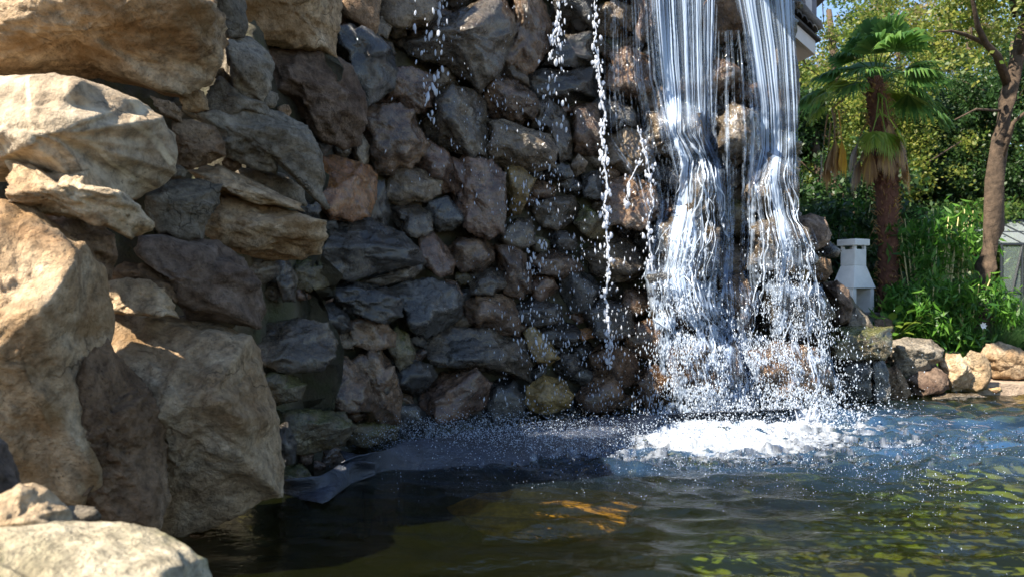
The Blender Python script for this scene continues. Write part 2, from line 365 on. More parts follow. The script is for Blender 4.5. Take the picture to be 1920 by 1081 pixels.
def rock(name, poly, depth, mat, seed, thick=.9, planes=(), sub=4, rough=1., parent=None, sharp=17, shear=(0, 0), k=11, register=True, bed=None, hk=(.62, 1.), smoothd=1., grow=1.03):
    rg = np.random.default_rng(seed); d, Fs = ico(sub); (cx, cy), R, hx, hy = poly_radial(poly)
    s = depth / F * grow; Rm = math.sqrt(hx * hy) * s; hx *= s; hy *= s
    n = rg.normal(size=(k, 3)); n[:, 2] = n[:, 2] * .7 + .12; n /= np.linalg.norm(n, axis=1)[:, None]; h = rg.uniform(hk[0], hk[1], k)
    for q in planes:
        nn = np.array(q[:3], float); nn /= np.linalg.norm(nn); n = np.vstack([n, nn]); h = np.append(h, q[3])
    n = np.vstack([n, np.eye(3), -np.eye(3)]); h = np.append(h, np.ones(6) * 1.02)
    # bent directions make facets slightly curved
    dd = d + .10 * np.stack([fbm(d * 1.7 + seed % 97 + q * 31, 2) for q in range(3)], 1)
    r = (np.maximum(dd @ n.T / h, 0) ** sharp).sum(1) ** (-1 / sharp)
    p = d * r[:, None]
    off = seed % 211
    # relief
    S3 = np.array([hx, hy, Rm * thick]); q = p * S3 / Rm + off
    if bed is not None:
        q = q @ np.array(bed)
    disp = .07 * smoothd * fbm(q * 1.8, 3) + .045 * ridged(q * 3.6 + 5, 3) * rough + .026 * rough * fbm(q * 11, 3)
    if sub >= 5: disp += .010 * rough * ridged(q * 24, 3)
    stepf = q[:, 1] * 5 + .8 * fbm(q * 1.3, 2)
    disp += .02 * rough * smoothd * (np.abs((stepf % 1) - .5) * 2) ** 2
    th = np.arctan2(p[:, 1], p[:, 0]) % (2 * math.pi); rho = np.hypot(p[:, 0], p[:, 1])
    nb = 72; bi = (th / (2 * math.pi) * nb).astype(int) % nb; mx = np.zeros(nb); np.maximum.at(mx, bi, rho); mx[mx == 0] = 1
    kk = np.array([.25, .5, .25]); mx = np.convolve(np.concatenate([mx[-1:], mx, mx[:1]]), kk, 'valid')
    ang = np.arange(nb + 1) * 2 * math.pi / nb + math.pi / nb
    m_i = np.interp(th, np.concatenate([[ang[-2] - 2 * math.pi], ang]), np.concatenate([[mx[-1]], mx, [mx[0]]]))
    R_i = np.interp(th, np.arange(361) * 2 * math.pi / 360, np.append(R, R[0]))
    sc = R_i / m_i
    u, v, w = p[:, 0] * sc * hx, p[:, 1] * sc * hy, p[:, 2] * Rm * thick
    nrm = np.stack([u / hx ** 2, v / hy ** 2, w / (Rm * thick) ** 2], 1); nrm /= np.linalg.norm(nrm, axis=1)[:, None] + 1e-9
    if sub >= 6: disp = disp + .006 * rough * fbm(q * 34, 3)
    dr = nrm * (disp * Rm * 1.05)[:, None]; u = u + dr[:, 0]; v = v + dr[:, 1]; w = w + dr[:, 2]
    w = np.where(w < 0, w * .7, w)
    c = P(cx, cy, depth)
    for it in range(3):     # fit the outline: widen or narrow the stone where its own depth changes how far out its rim shows
        Y = -w + shear[0] * u + shear[1] * v; k_ = depth / (depth + Y)
        a_ = ((c[0] + u) * k_ - c[0]) / hx; b_ = ((c[2] - CH + v) * k_ - (c[2] - CH)) / hy
        t_ = np.arctan2(b_, a_) % (2 * math.pi); q_ = np.hypot(a_, b_); nb = 60; bi = (t_ / (2 * math.pi) * nb).astype(int) % nb
        mx = np.zeros(nb); np.maximum.at(mx, bi, q_); mx = np.where(mx < .2, 1, mx); mx = np.convolve(np.concatenate([mx[-1:], mx, mx[:1]]), [.25, .5, .25], 'valid')
        ang = (np.arange(nb + 2) - .5) * 2 * math.pi / nb; mi = np.interp(t_, ang, np.concatenate([mx[-1:], mx, mx[:1]]))
        f_ = np.clip(np.interp(t_, np.arange(361) * 2 * math.pi / 360, np.append(R, R[0])) / mi, .7, 1.4)
        u = u * f_; v = v * f_
    X = u; Z = v; Y = -w + shear[0] * u + shear[1] * v
    V = np.stack([X, Y, Z], 1)
    Fw = Fs        # (u,v,w)->(x,-w,v) is a proper rotation, so winding is kept
    me = fast_mesh(name, V, Fw, mat, smooth=True)
    loc = c if parent is None else c - parent.location
    o = link(name, me, parent, loc)
    COVER.append(poly)
    if register: ROCKS.append((V + np.array(c), Fw))
    return o
def reg_poly(cx, cy, rx, ry, seed, n=9, jit=.16, rot=0):
    rg = random.Random(seed); out = []
    for k in range(n):
        a = 2 * math.pi * k / n + rg.uniform(-.22, .22); r = 1 + rg.uniform(-jit, jit)
        x, y = math.cos(a) * rx * r, math.sin(a) * ry * r
        out.append((cx + x * math.cos(rot) - y * math.sin(rot), cy + x * math.sin(rot) + y * math.cos(rot)))
    return out
#@@ROCKS
# loose boulders on the left bank: each a thing of its own
def boulder(label, poly, depth, mat, seed, **kw):
    o = rock('boulder', poly, depth, mat, seed, **kw); tag(o, label, 'boulder', kw.get('group') or 'boulders on the left bank')
    return o
boulder('huge long tan boulder at the very top left, its underside brown and rough',
        [(-110, 150), (-120, 20), (-60, -50), (110, -55), (250, -40), (350, -22), (400, 5), (418, 35), (420, 80), (413, 125), (395, 152), (340, 182), (300, 178), (240, 162), (190, 150), (120, 142), (60, 143)],
        3.45, M['tan'], 11, thick=1.0, sub=6, k=3, sharp=11, hk=(1., 1.), smoothd=.35, planes=[(-.05, .7, .7, .62), (.25, -.5, .83, .60), (-.55, .1, .83, .60)], rough=.8)
boulder('smooth rounded boulder with white veins, below the huge long boulder at top left',
        [(-110, 150), (30, 143), (100, 140), (150, 148), (200, 165), (260, 190), (300, 220), (322, 250), (331, 285), (325, 320), (300, 345), (240, 375), (200, 372), (150, 350), (80, 340), (10, 340), (-110, 340)],
        3.15, M['vein'], 12, thick=1.05, sub=6, k=0, sharp=11, smoothd=.12, planes=[(-.25, .28, .92, .68), (.85, -.18, .5, .80), (-.2, -.5, .85, .82)], rough=.3)
boulder('bright cream angular slab resting on the huge front boulder at the left edge',
        [(12, 300), (50, 297), (75, 315), (165, 318), (185, 345), (230, 360), (262, 385), (287, 415), (283, 430), (240, 445), (205, 432), (150, 412), (80, 402), (60, 390), (18, 380)],
        2.95, M['cream'], 13, thick=.9, sub=5, k=6, planes=[(-.1, .8, .6, .62), (.3, -.5, .8, .6)], sharp=16, rough=1.2)
boulder('huge tan boulder filling the left edge, sunlit top and dark brown undercut face',
        [(-110, 365), (5, 378), (60, 395), (110, 428), (160, 458), (190, 500), (203, 560), (205, 610), (204, 640), (190, 700), (200, 800), (190, 900), (150, 950), (40, 960), (-110, 940)],
        2.75, M['tan'], 14, thick=.9, sub=6, k=0, sharp=12, smoothd=.3, planes=[(-.08, .52, .85, .66), (.15, -.55, .82, .48)], rough=.6)
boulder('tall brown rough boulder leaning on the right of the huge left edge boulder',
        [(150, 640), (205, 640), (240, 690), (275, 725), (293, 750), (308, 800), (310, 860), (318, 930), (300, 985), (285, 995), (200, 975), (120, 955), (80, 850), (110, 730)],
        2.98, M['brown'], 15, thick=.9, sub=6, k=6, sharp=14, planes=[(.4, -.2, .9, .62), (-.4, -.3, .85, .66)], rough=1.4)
boulder('broad boulder by the water with sunlit moss stained top and shaded rounded front',
        [(200, 583), (260, 578), (330, 595), (400, 608), (470, 632), (487, 670), (500, 720), (520, 780), (531, 880), (525, 925), (470, 950), (400, 985), (340, 1004), (290, 1000), (270, 900), (250, 790), (215, 700), (190, 640)],
        3.4, M['tan'], 16, thick=.95, sub=6, k=0, sharp=12, smoothd=.3, planes=[(-.1, .62, .78, .66), (.15, -.52, .84, .44)], rough=.6)
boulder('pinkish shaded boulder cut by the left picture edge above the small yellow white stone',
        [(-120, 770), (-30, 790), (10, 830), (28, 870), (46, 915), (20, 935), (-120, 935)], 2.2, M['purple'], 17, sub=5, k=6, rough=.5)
boulder('small pale yellow and white boulder sitting on the lowest foreground boulder',
        [(-60, 945), (0, 926), (35, 907), (62, 906), (88, 915), (112, 938), (130, 955), (138, 985), (120, 1010), (-60, 1010)],
        1.92, M['cream'], 18, sub=5, k=2, thick=.9, rough=.25, sharp=10, smoothd=.5, planes=[(0, .7, .7, .8), (.3, -.4, .85, .75)])
boulder('low pale flat stone between the small yellow white boulder and the rough brown one',
        [(118, 950), (150, 946), (178, 950), (187, 965), (184, 990), (120, 995)], 2.3, M['grey'], 19, sub=4, rough=.3)
boulder('lowest foreground boulder, sunlit and tinged green with algae, at the bottom left corner',
        [(-160, 990), (0, 979), (130, 980), (225, 980), (290, 996), (345, 1024), (380, 1052), (390, 1080), (388, 1130), (300, 1240), (-160, 1240)],
        1.75, M['lichen'], 20, sub=6, k=0, thick=1.0, rough=.4, sharp=10, smoothd=.5, planes=[(-.05, .8, .6, .75), (.1, .2, .97, .8)])
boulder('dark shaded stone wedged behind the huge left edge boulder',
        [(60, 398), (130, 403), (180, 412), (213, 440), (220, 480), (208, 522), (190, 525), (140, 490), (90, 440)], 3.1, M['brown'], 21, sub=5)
boulder('flat curved brown stone lying on the half lit stone',
        [(206, 505), (235, 491), (290, 495), (325, 513), (341, 540), (335, 562), (318, 562), (290, 530), (245, 524), (210, 527)], 3.4, M['brown'], 22, sub=5, rough=.6)
boulder('small half sunlit stone just above the broad moss stained boulder',
        [(198, 527), (240, 521), (285, 525), (308, 540), (328, 572), (333, 594), (290, 592), (208, 588), (200, 555)], 3.32, M['tan'], 23, sub=5, planes=[(.1, .4, .9, .7)])
boulder('thin pale slab tucked behind the top of the broad moss stained boulder',
        [(325, 592), (380, 587), (420, 593), (439, 610), (430, 622), (380, 618), (330, 610)], 3.75, M['grey'], 24, sub=4)

# the mortared rock wall behind the falls: one thing, every stone a part
wall = empty('rock_wall', P(1000, 770, 6.4), 'tall mortared wall of wet dark rocks that the waterfall runs down into the pond', 'rock wall')
WS = [
 # poly, material, thickness, depth offset
 ([(400,-70),(450,-70),(463,45),(455,66),(425,64),(412,30)], 'grey', 0, {}),
 ([(452,-60),(640,-60),(632,40),(624,100),(590,99),(540,86),(500,78),(468,66),(457,20)], 'tan', -.15, dict(sub=5, planes=[(-.3,.35,.85,.7),(.3,-.6,.7,.6)])),
 ([(415,74),(432,65),(470,74),(500,98),(511,120),(505,162),(490,188),(458,178),(420,142),(413,105)], 'grey', -.05, dict(sub=5, rough=.4)),
 ([(380,205),(398,165),(418,148),(455,176),(492,192),(505,218),(430,222)], 'grey', .05, {}),
 ([(503,96),(560,90),(620,104),(655,128),(680,180),(682,222),(668,262),(640,273),(600,258),(560,218),(520,192),(497,166),(499,130)], 'purple', -.15, dict(sub=5, planes=[(.75,0,.65,.66),(-.3,.4,.85,.7),(-.2,-.6,.75,.62)])),
 ([(345,210),(400,196),(450,197),(520,213),(572,240),(597,285),(604,330),(597,375),(570,358),(540,325),(480,314),(430,292),(405,248),(370,228)], 'grey', -.1, dict(sub=5, planes=[(-.1,.75,.65,.55),(.1,-.4,.9,.62)], rough=1.2)),
 ([(327,230),(360,227),(400,240),(418,268),(419,290),(395,302),(360,314),(330,310),(324,268)], 'brown', 0, dict(sub=5, planes=[(.6,.2,.8,.66)])),
 ([(285,182),(325,194),(342,212),(336,228),(312,220),(292,200)], 'brown', 0, {}),
 ([(362,324),(385,314),(415,312),(450,328),(500,352),(556,378),(556,392),(480,380),(420,364),(380,348)], 'tan', -.1, dict(sub=5)),
 ([(440,310),(480,313),(530,328),(566,352),(570,382),(540,384),(500,364),(450,338)], 'grey', 0, dict(rough=.5)),
 ([(277,360),(308,341),(368,339),(410,350),(406,382),(386,412),(377,446),(355,451),(300,432),(278,395)], 'grey', -.1, dict(sub=5, planes=[(0,.85,.5,.66),(.3,-.3,.9,.7)])),
 ([(385,392),(408,362),(440,360),(500,384),(560,402),(600,414),(605,440),(592,470),(560,482),(500,484),(440,467),(395,443),(376,428)], 'tan', -.25, dict(sub=5, planes=[(0,.6,.75,.62),(.1,-.5,.8,.6)], rough=1.2)),
 ([(262,475),(275,450),(310,443),(360,451),(410,457),(452,488),(482,530),(492,575),(477,610),(440,604),(400,595),(355,592),(335,565),(328,520),(290,500)], 'purple', -.1, dict(sub=5, rough=.8, hk=(.85,1.))),
 ([(627,-50),(715,-50),(707,50),(703,70),(680,57),(642,46),(630,30)], 'brown', 0, {}),
 ([(621,75),(635,53),(665,47),(700,62),(730,90),(742,130),(735,162),(710,182),(685,196),(668,168),(655,130),(625,106)], 'wblue', -.12, dict(sub=5, rough=.5, sharp=16)),
 ([(703,32),(725,32),(734,50),(726,74),(705,67)], 'wtan', 0, {}),
 ([(708,-50),(838,-50),(820,30),(800,52),(760,52),(725,37),(707,30)], 'wtan', 0, {}),
 ([(716,76),(735,80),(742,100),(736,114),(722,92)], 'wtan', .05, {}),
 ([(732,75),(790,57),(860,22),(900,4),(940,6),(960,33),(963,60),(946,102),(932,142),(896,168),(880,158),(830,134),(780,128),(742,110)], 'wgrey', -.2, dict(sub=5, planes=[(.7,.1,.7,.7),(-.2,-.5,.8,.6),(-.2,.5,.8,.7)])),
 ([(838,-50),(950,-50),(942,4),(900,2),(860,20),(833,26)], 'wgrey', 0, {}),
 ([(945,-40),(990,-30),(1020,12),(1033,50),(1026,92),(1002,126),(984,138),(960,122),(945,106),(964,60),(960,20)], 'wbrown', -.05, dict(sub=5, rough=.6)),
 ([(690,196),(735,165),(735,126),(775,129),(810,144),(817,166),(813,202),(780,212),(740,208),(700,204)], 'wred', -.05, dict(sub=5)),
 ([(925,122),(960,118),(988,143),(992,162),(968,166),(935,146)], 'wtan', 0, {}),
 ([(908,176),(930,147),(965,149),(1000,178),(1010,196),(1000,222),(975,234),(930,227),(911,218)], 'wbrown', -.12, dict(sub=5, rough=.7)),
 ([(788,222),(810,190),(850,163),(890,174),(908,194),(914,240),(911,292),(880,297),(840,278),(800,258)], 'wgrey', -.05, dict(sub=5, planes=[(.7,0,.7,.7)])),
 ([(680,252),(682,211),(700,199),(750,199),(776,214),(780,236),(802,267),(792,288),(770,312),(740,327),(702,322),(690,292)], 'wbrown', -.05, dict(sub=5)),
 ([(598,330),(600,290),(625,294),(690,313),(703,330),(702,370),(691,402),(660,412),(620,407),(600,382)], 'worange', -.12, dict(sub=5, planes=[(-.1,.7,.7,.66),(.7,-.1,.7,.72)], sharp=18, rough=.7)),
 ([(660,268),(680,254),(693,275),(691,302),(680,312),(662,297)], 'wtan', 0, {}),
 ([(912,226),(950,227),(990,243),(1030,254),(1043,280),(1036,312),(1000,320),(960,320),(920,298),(911,266)], 'wtan', -.15, dict(sub=5, rough=.8, hk=(.88,1.))),
 ([(985,242),(1003,192),(1030,188),(1060,213),(1072,260),(1069,298),(1045,306),(1040,272),(1010,252)], 'wgrey', 0, dict(sub=5, rough=.5)),
 ([(774,306),(778,280),(802,264),(840,288),(850,320),(853,362),(830,358),(800,334)], 'wred', 0, {}),
 ([(848,350),(848,300),(880,297),(920,304),(944,328),(947,390),(942,432),(915,444),(880,434),(855,404)], 'wred', -.2, dict(sub=5, planes=[(.1,-.1,1,.62),(-.7,.2,.7,.68)], sharp=18)),
 ([(944,350),(945,315),(970,309),(1002,338),(987,372),(976,398),(950,403)], 'gold', 0, {}),
 ([(1035,-50),(1108,-50),(1114,58),(1075,72),(1040,66),(1033,30)], 'wdark', .1, {}),
 ([(1025,92),(1042,70),(1110,64),(1116,120),(1080,132),(1010,128)], 'wdark', .1, {}),
 ([(990,140),(1020,130),(1110,128),(1118,185),(1060,196),(1005,186)], 'wdark', .1, {}),
 ([(1070,200),(1118,196),(1128,240),(1126,292),(1100,292),(1074,284)], 'wbrown', 0, {}),
 ([(1066,312),(1085,290),(1101,305),(1096,322),(1080,330)], 'wtan', -.05, {}),
 ([(1016,325),(1045,303),(1065,312),(1076,332),(1030,340)], 'wblue', 0, {}),
 ([(1088,330),(1120,320),(1132,345),(1126,374),(1094,370)], 'wblue', 0, {}),
 ([(597,472),(600,442),(640,415),(690,413),(750,438),(780,468),(789,490),(770,497),(720,506),(660,522),(610,514)], 'wdark', -.3, dict(sub=5, planes=[(.05,.7,.7,.6),(.2,-.3,.9,.66)], sharp=18, rough=.6)),
 ([(698,342),(720,343),(732,400),(722,432),(692,412)], 'wdark', 0, {}),
 ([(733,388),(780,384),(806,400),(809,430),(790,447),(765,443),(735,412)], 'wgrey', 0, {}),
 ([(784,447),(815,439),(837,464),(852,490),(846,512),(825,517),(800,502),(790,480)], 'wred', -.05, dict(sharp=16)),
 ([(675,527),(740,506),(787,492),(791,505),(772,522),(720,534)], 'wgrey', -.1, {}),
 ([(605,545),(612,530),(660,528),(720,539),(750,560),(750,590),(720,604),(670,592),(620,566)], 'wdark', -.15, dict(sub=5)),
 ([(718,545),(760,530),(810,523),(850,538),(864,560),(862,592),(837,612),(800,630),(770,618),(752,582)], 'wblue', -.15, dict(sub=5, planes=[(0,.5,.85,.66)])),
 ([(833,522),(855,528),(867,550),(860,560),(842,545)], 'wred', 0, {}),
 ([(930,462),(965,463),(985,479),(995,510),(994,545),(975,557),(945,547),(934,500)], 'wbrown', -.1, {}),
 ([(878,514),(920,499),(950,514),(955,532),(925,552),(885,550)], 'wgrey', -.05, {}),
 ([(863,568),(900,554),(940,553),(960,563),(972,600),(970,627),(930,624),(880,606)], 'wbrown', -.1, {}),
 ([(818,670),(845,641),(890,634),(920,649),(937,670),(930,684),(860,688),(825,685)], 'wblue', -.25, dict(planes=[(0,.6,.8,.66)])),
 ([(798,645),(850,614),(920,619),(980,638),(992,680),(987,712),(940,702),(880,690),(815,680)], 'wgrey', 0, dict(sub=5)),
 ([(652,604),(690,589),(720,604),(740,625),(737,647),(700,657),(665,644)], 'wbrown', -.15, dict(rough=.6)),
 ([(727,642),(745,609),(765,628),(777,660),(772,677),(750,692),(735,668)], 'moss', -.05, {}),
 ([(478,642),(500,609),(560,599),(610,608),(627,640),(624,667),(600,692),(540,698),(500,684)], 'wgrey', -.2, dict(sub=5, planes=[(-.1,.6,.8,.66)])),
 ([(593,572),(625,568),(650,588),(660,616),(640,622),(610,607)], 'wdark', -.05, {}),
 ([(508,487),(535,481),(557,520),(552,562),(530,562),(518,520)], 'wgrey', -.05, {}),
 ([(658,680),(690,655),(715,660),(737,690),(752,740),(748,790),(720,802),(690,792),(668,742)], 'wbrown', -.05, dict(sub=5)),
 ([(694,660),(712,654),(726,700),(730,727),(712,742),(700,702)], 'wgrey', -.25, dict(sharp=18)),
 ([(593,694),(620,667),(650,671),(690,708),(702,750),(691,767),(640,770),(608,742)], 'wbrown', -.15, dict(sub=5)),
 ([(983,625),(1000,609),(1030,638),(1047,670),(1030,682),(1005,678),(990,652)], 'gold', -.05, {}),
 ([(1040,662),(1080,658),(1092,690),(1060,712),(1038,692)], 'wdark', 0, {}),
 ([(990,482),(1040,469),(1080,488),(1092,506),(1050,522),(1000,518)], 'wbrown', -.05, {}),
 ([(968,572),(1000,559),(1050,573),(1052,602),(1010,612),(975,604)], 'wdark', -.05, {}),
 ([(1072,618),(1115,613),(1120,630),(1090,638)], 'worange', 0, {}),
 ([(987,752),(990,725),(1020,704),(1055,714),(1073,740),(1066,762),(1030,774),(995,770)], 'gold', -.25, dict(sub=5, rough=.6, hk=(.88,1.))),
 ([(788,762),(795,722),(830,700),(890,694),(917,720),(907,762),(870,782),(820,790)], 'wred', -.05, dict(sub=5)),
 ([(908,762),(915,720),(960,708),(987,740),(982,782),(930,790)], 'wblue', 0, {}),
 ([(493,712),(510,700),(540,699),(572,720),(562,747),(520,757),(500,742)], 'moss', -.1, {}),
 ([(512,790),(520,770),(580,768),(640,774),(662,800),(640,832),(580,848),(535,852)], 'moss', -.2, dict(sub=5, hk=(.85,1.))),
 ([(522,800),(540,795),(556,830),(552,865),(535,870),(525,840)], 'wdark', -.25, {}),
 ([(655,795),(700,790),(745,800),(740,825),(690,838),(655,832)], 'moss', 0, {}),
 ([(1078,745),(1110,700),(1150,700),(1170,745),(1140,775),(1090,775)], 'wbrown', 0, {}),
 ([(1090,580),(1130,560),(1180,575),(1190,620),(1150,640),(1110,630)], 'wdark', 0, {}),
 ([(1100,660),(1140,640),(1190,660),(1200,710),(1160,730),(1105,705)], 'wbrown', 0, {}),
 # behind and under the falls
 ([(1130,345),(1180,330),(1225,350),(1235,400),(1200,430),(1140,420)], 'wbrown', -.05, dict(sub=5)),
 ([(1135,260),(1180,240),(1222,262),(1226,315),(1180,330),(1140,310)], 'wtan', -.05, {}),
 ([(1130,100),(1180,90),(1225,115),(1222,170),(1175,185),(1132,165)], 'wbrown', 0, {}),
 ([(1215,215),(1260,195),(1310,215),(1318,270),(1270,300),(1222,280)], 'wtan', -.25, dict(sub=5, hk=(.9,1.), planes=[(0,.8,.6,.7)])),
 ([(1270,330),(1310,295),(1350,320),(1352,390),(1310,415),(1275,395)], 'wgrey', -.3, dict(sub=5, hk=(.88,1.))),
 ([(1335,220),(1375,195),(1418,215),(1425,280),(1380,310),(1340,285)], 'wgrey', -.3, dict(sub=5, hk=(.8,1.))),
 ([(1240,425),(1290,395),(1345,430),(1350,500),(1300,535),(1245,505)], 'wgrey', -.55, dict(sub=5, hk=(.88,1.), planes=[(0,.7,.7,.7)])),
 ([(1215,520),(1260,510),(1330,530),(1345,590),(1290,620),(1225,590)], 'wblue', -.65, dict(sub=5, hk=(.88,1.))),
 ([(1345,530),(1390,515),(1420,560),(1405,620),(1360,625),(1338,580)], 'wbrown', -.45, dict(sub=5)),
 ([(1390,320),(1440,290),(1495,320),(1495,390),(1440,410),(1395,385)], 'wtan', -.22, dict(sub=5, hk=(.88,1.))),
 ([(1400,430),(1450,405),(1510,430),(1530,490),(1470,520),(1405,500)], 'wgrey', -.55, dict(sub=5, hk=(.88,1.))),
 ([(1430,540),(1490,520),(1545,560),(1545,620),(1480,640),(1430,610)], 'wblue', -.60, dict(sub=5, hk=(.88,1.))),
 ([(1255,660),(1300,625),(1375,640),(1395,710),(1330,755),(1260,735)], 'wbrown', -.75, dict(sub=5, hk=(.88,1.))),
 ([(1400,660),(1450,640),(1530,655),(1570,720),(1500,760),(1410,745)], 'wbrown', -.70, dict(sub=5, hk=(.88,1.))),
 ([(1440,90),(1480,80),(1496,140),(1490,240),(1450,250),(1435,170)], 'wgrey', .1, {}),
 ([(1493,412),(1520,403),(1545,410),(1557,440),(1551,458),(1520,470),(1495,462)], 'purple', -.15, dict(sub=5, rough=.6, hk=(.88,1.))),
 ([(1511,495),(1530,480),(1555,489),(1559,510),(1546,526),(1520,529),(1510,512)], 'brown', -.2, dict(rough=.6)),
 ([(1490,490),(1502,482),(1515,492),(1514,525),(1498,530),(1488,515)], 'gold', -.15, {}),
 ([(1498,540),(1530,529),(1550,558),(1564,592),(1550,600),(1515,610),(1495,575)], 'wgrey', -.2, dict(sub=5)),
 ([(1543,532),(1570,529),(1590,544),(1598,575),(1591,602),(1565,607),(1556,572)], 'purple', -.1, dict(sub=5, rough=.7, hk=(.88,1.))),
 ([(1590,590),(1605,577),(1625,593),(1640,618),(1620,625),(1590,620)], 'grey', 0, {}),
 ([(1540,645),(1560,616),(1600,612),(1668,614),(1668,660),(1655,672),(1590,674),(1545,668)], 'moss', -.35, dict(sub=5, planes=[(0,.95,.3,.8),(0,0,1,.8)], sharp=24, k=4, hk=(.92,1.))),
 ([(1560,675),(1600,672),(1628,678),(1630,745),(1600,758),(1560,752)], 'wblue', -.2, dict(k=5)),
 ([(1622,673),(1655,670),(1663,700),(1668,748),(1645,756),(1622,752)], 'wblue', -.25, dict(sharp=20, k=5)),
 ([(1180,-60),(1240,-80),(1250,40),(1240,90),(1190,80),(1175,10)], 'wbrown', .05, {}),
]
def wall_stone(poly, mat, dz, kw, seed):
    p = np.array(poly, float); cx, cy = p.mean(0)
    base = D(cx, cy); r = (p.max(0) - p.min(0)).mean() / 2 * base / F
    e = 12; gx = (D(cx + e, cy) - D(cx - e, cy)) / (2 * e / F * base)
    kw = dict(kw); th = kw.pop('thick', 1.0)
    return rock('stone', poly, base + dz * .55 + .04, M[mat], seed, thick=th, parent=wall, shear=(min(gx, 1.1) * .45, .08), grow=1.10, **kw)
for i, (poly, mat, dz, kw) in enumerate(WS): wall_stone(poly, mat, dz, kw, 100 + i)
# filler stones in the gaps, small ones pushed a little deeper
gx0, gx1, gy0, gy1, st = 300, 1700, -120, 900, 7
GX, GY = np.meshgrid(np.arange(gx0, gx1, st), np.arange(gy0, gy1, st)); pts = np.stack([GX.ravel(), GY.ravel()], 1).astype(float)
def inside(poly, pts):
    p = np.array(poly, float); r = np.zeros(len(pts), bool); x, y = pts[:, 0], pts[:, 1]; j = len(p) - 1
    for i in range(len(p)):
        c = ((p[i, 1] > y) != (p[j, 1] > y)) & (x < (p[j, 0] - p[i, 0]) * (y - p[i, 1]) / (p[j, 1] - p[i, 1] + 1e-9) + p[i, 0]); r ^= c; j = i
    return r
cov = np.zeros(len(pts), bool)
for poly in COVER: cov |= inside(poly, pts)
wl = np.array([540 + CH * F / ZB(x) for x in pts[:, 0]])
cov |= pts[:, 1] > wl - 2
cov |= (pts[:, 0] > 1500) & (pts[:, 1] < 425); cov |= (pts[:, 0] > 1560) & (pts[:, 1] < 530)
cov |= (pts[:, 0] > 1640); cov |= (pts[:, 0] > 1595) & (pts[:, 1] < 590)
cov |= (pts[:, 0] < 480) & (pts[:, 1] > 470)
cov |= (pts[:, 0] > 480) & (pts[:, 0] < 590) & (pts[:, 1] > 560) & (pts[:, 1] < 770)
free = pts[~cov]; solid = pts[cov]
cd = np.array([np.sqrt(((solid - q) ** 2).sum(1).min()) for q in free])
rg = random.Random(5); nfill = 0
wetm = ['wbrown', 'wdark', 'wgrey', 'wred', 'wtan', 'wblue', 'wbrown', 'wdark', 'moss']
while nfill < 150:
    k = int(cd.argmax()); r = cd[k]
    if r < 9: break
    c = free[k]; rmax = 34 if c[0] < 1130 else 42; r = min(r, rmax)
    a = rg.uniform(-.6, .6); rx, ry = r * rg.uniform(1.15, 1.6), r * rg.uniform(.95, 1.15)
    dry = c[0] < 560 and c[1] < 420
    m = rg.choice(['grey', 'brown', 'tan', 'purple']) if dry else rg.choice(wetm)
    wall_stone(reg_poly(c[0], c[1], rx, ry, nfill, 8, .18, a), m, .16 if r < 20 else .05, dict(sub=3 if r < 16 else 4), 900 + nfill)
    q = free - c; qx = q[:, 0] * math.cos(a) + q[:, 1] * math.sin(a); qy = -q[:, 0] * math.sin(a) + q[:, 1] * math.cos(a)
    dd_ = (np.hypot(qx / rx, qy / ry) - 1) * min(rx, ry)
    cd = np.minimum(cd, np.maximum(dd_, 0)); nfill += 1
print('filler stones', nfill)
# mortar body
def XMAX(y): return float(np.interp(y, [-190, 395, 425, 525, 545, 600, 640, 1010], [1486, 1488, 1540, 1552, 1590, 1630, 1655, 1660]))
def YTOP(x): return float(np.interp(x, [-420, 620, 900, 1100, 1700], [-30, -30, -80, -190, -190]))
nx, ny = 235, 134
V = []
for j in range(ny):
    for i in range(nx):
        x = -420 + (1660 + 420) * i / (nx - 1); y = YTOP(x) + (1010 - YTOP(x)) * (j / (ny - 1))
        x = -420 + (XMAX(y) + 420) * i / (nx - 1)
        V.append(P(x, y, D(x, y) + .17 + .75 * float(np.interp(x, [-420, 330, 480], [1, 1, 0])))[:])
V = np.array(V); V[:, 1] += .09 * fbm(V * 2.6, 4) + .03 * ridged(V * 9, 2)
V[:, 2] = np.maximum(V[:, 2], -.5)
Fq = [(j * nx + i, (j + 1) * nx + i, (j + 1) * nx + i + 1, j * nx + i + 1) for j in range(ny - 1) for i in range(nx - 1)]
me = fast_mesh('mortar', V - np.array(wall.location), Fq, M['mortar'], smooth=True); mo = link('mortar', me, wall)
sd_ = mo.modifiers.new('thickness', 'SOLIDIFY'); sd_.thickness = .6; sd_.offset = -1
ROCKS.append((V, np.array([(a, b, c) for a, b, c, d in Fq] + [(a, c, d) for a, b, c, d in Fq])))
# lip slab over which the water pours (above the frame)
LIPZ = 4.25
lip = rock('lip_stone', reg_poly(1365, -128, 190, 22, 3, 10, .08), 7.45, M['wdark'], 77, parent=wall, thick=5., k=4, register=False, sub=5)

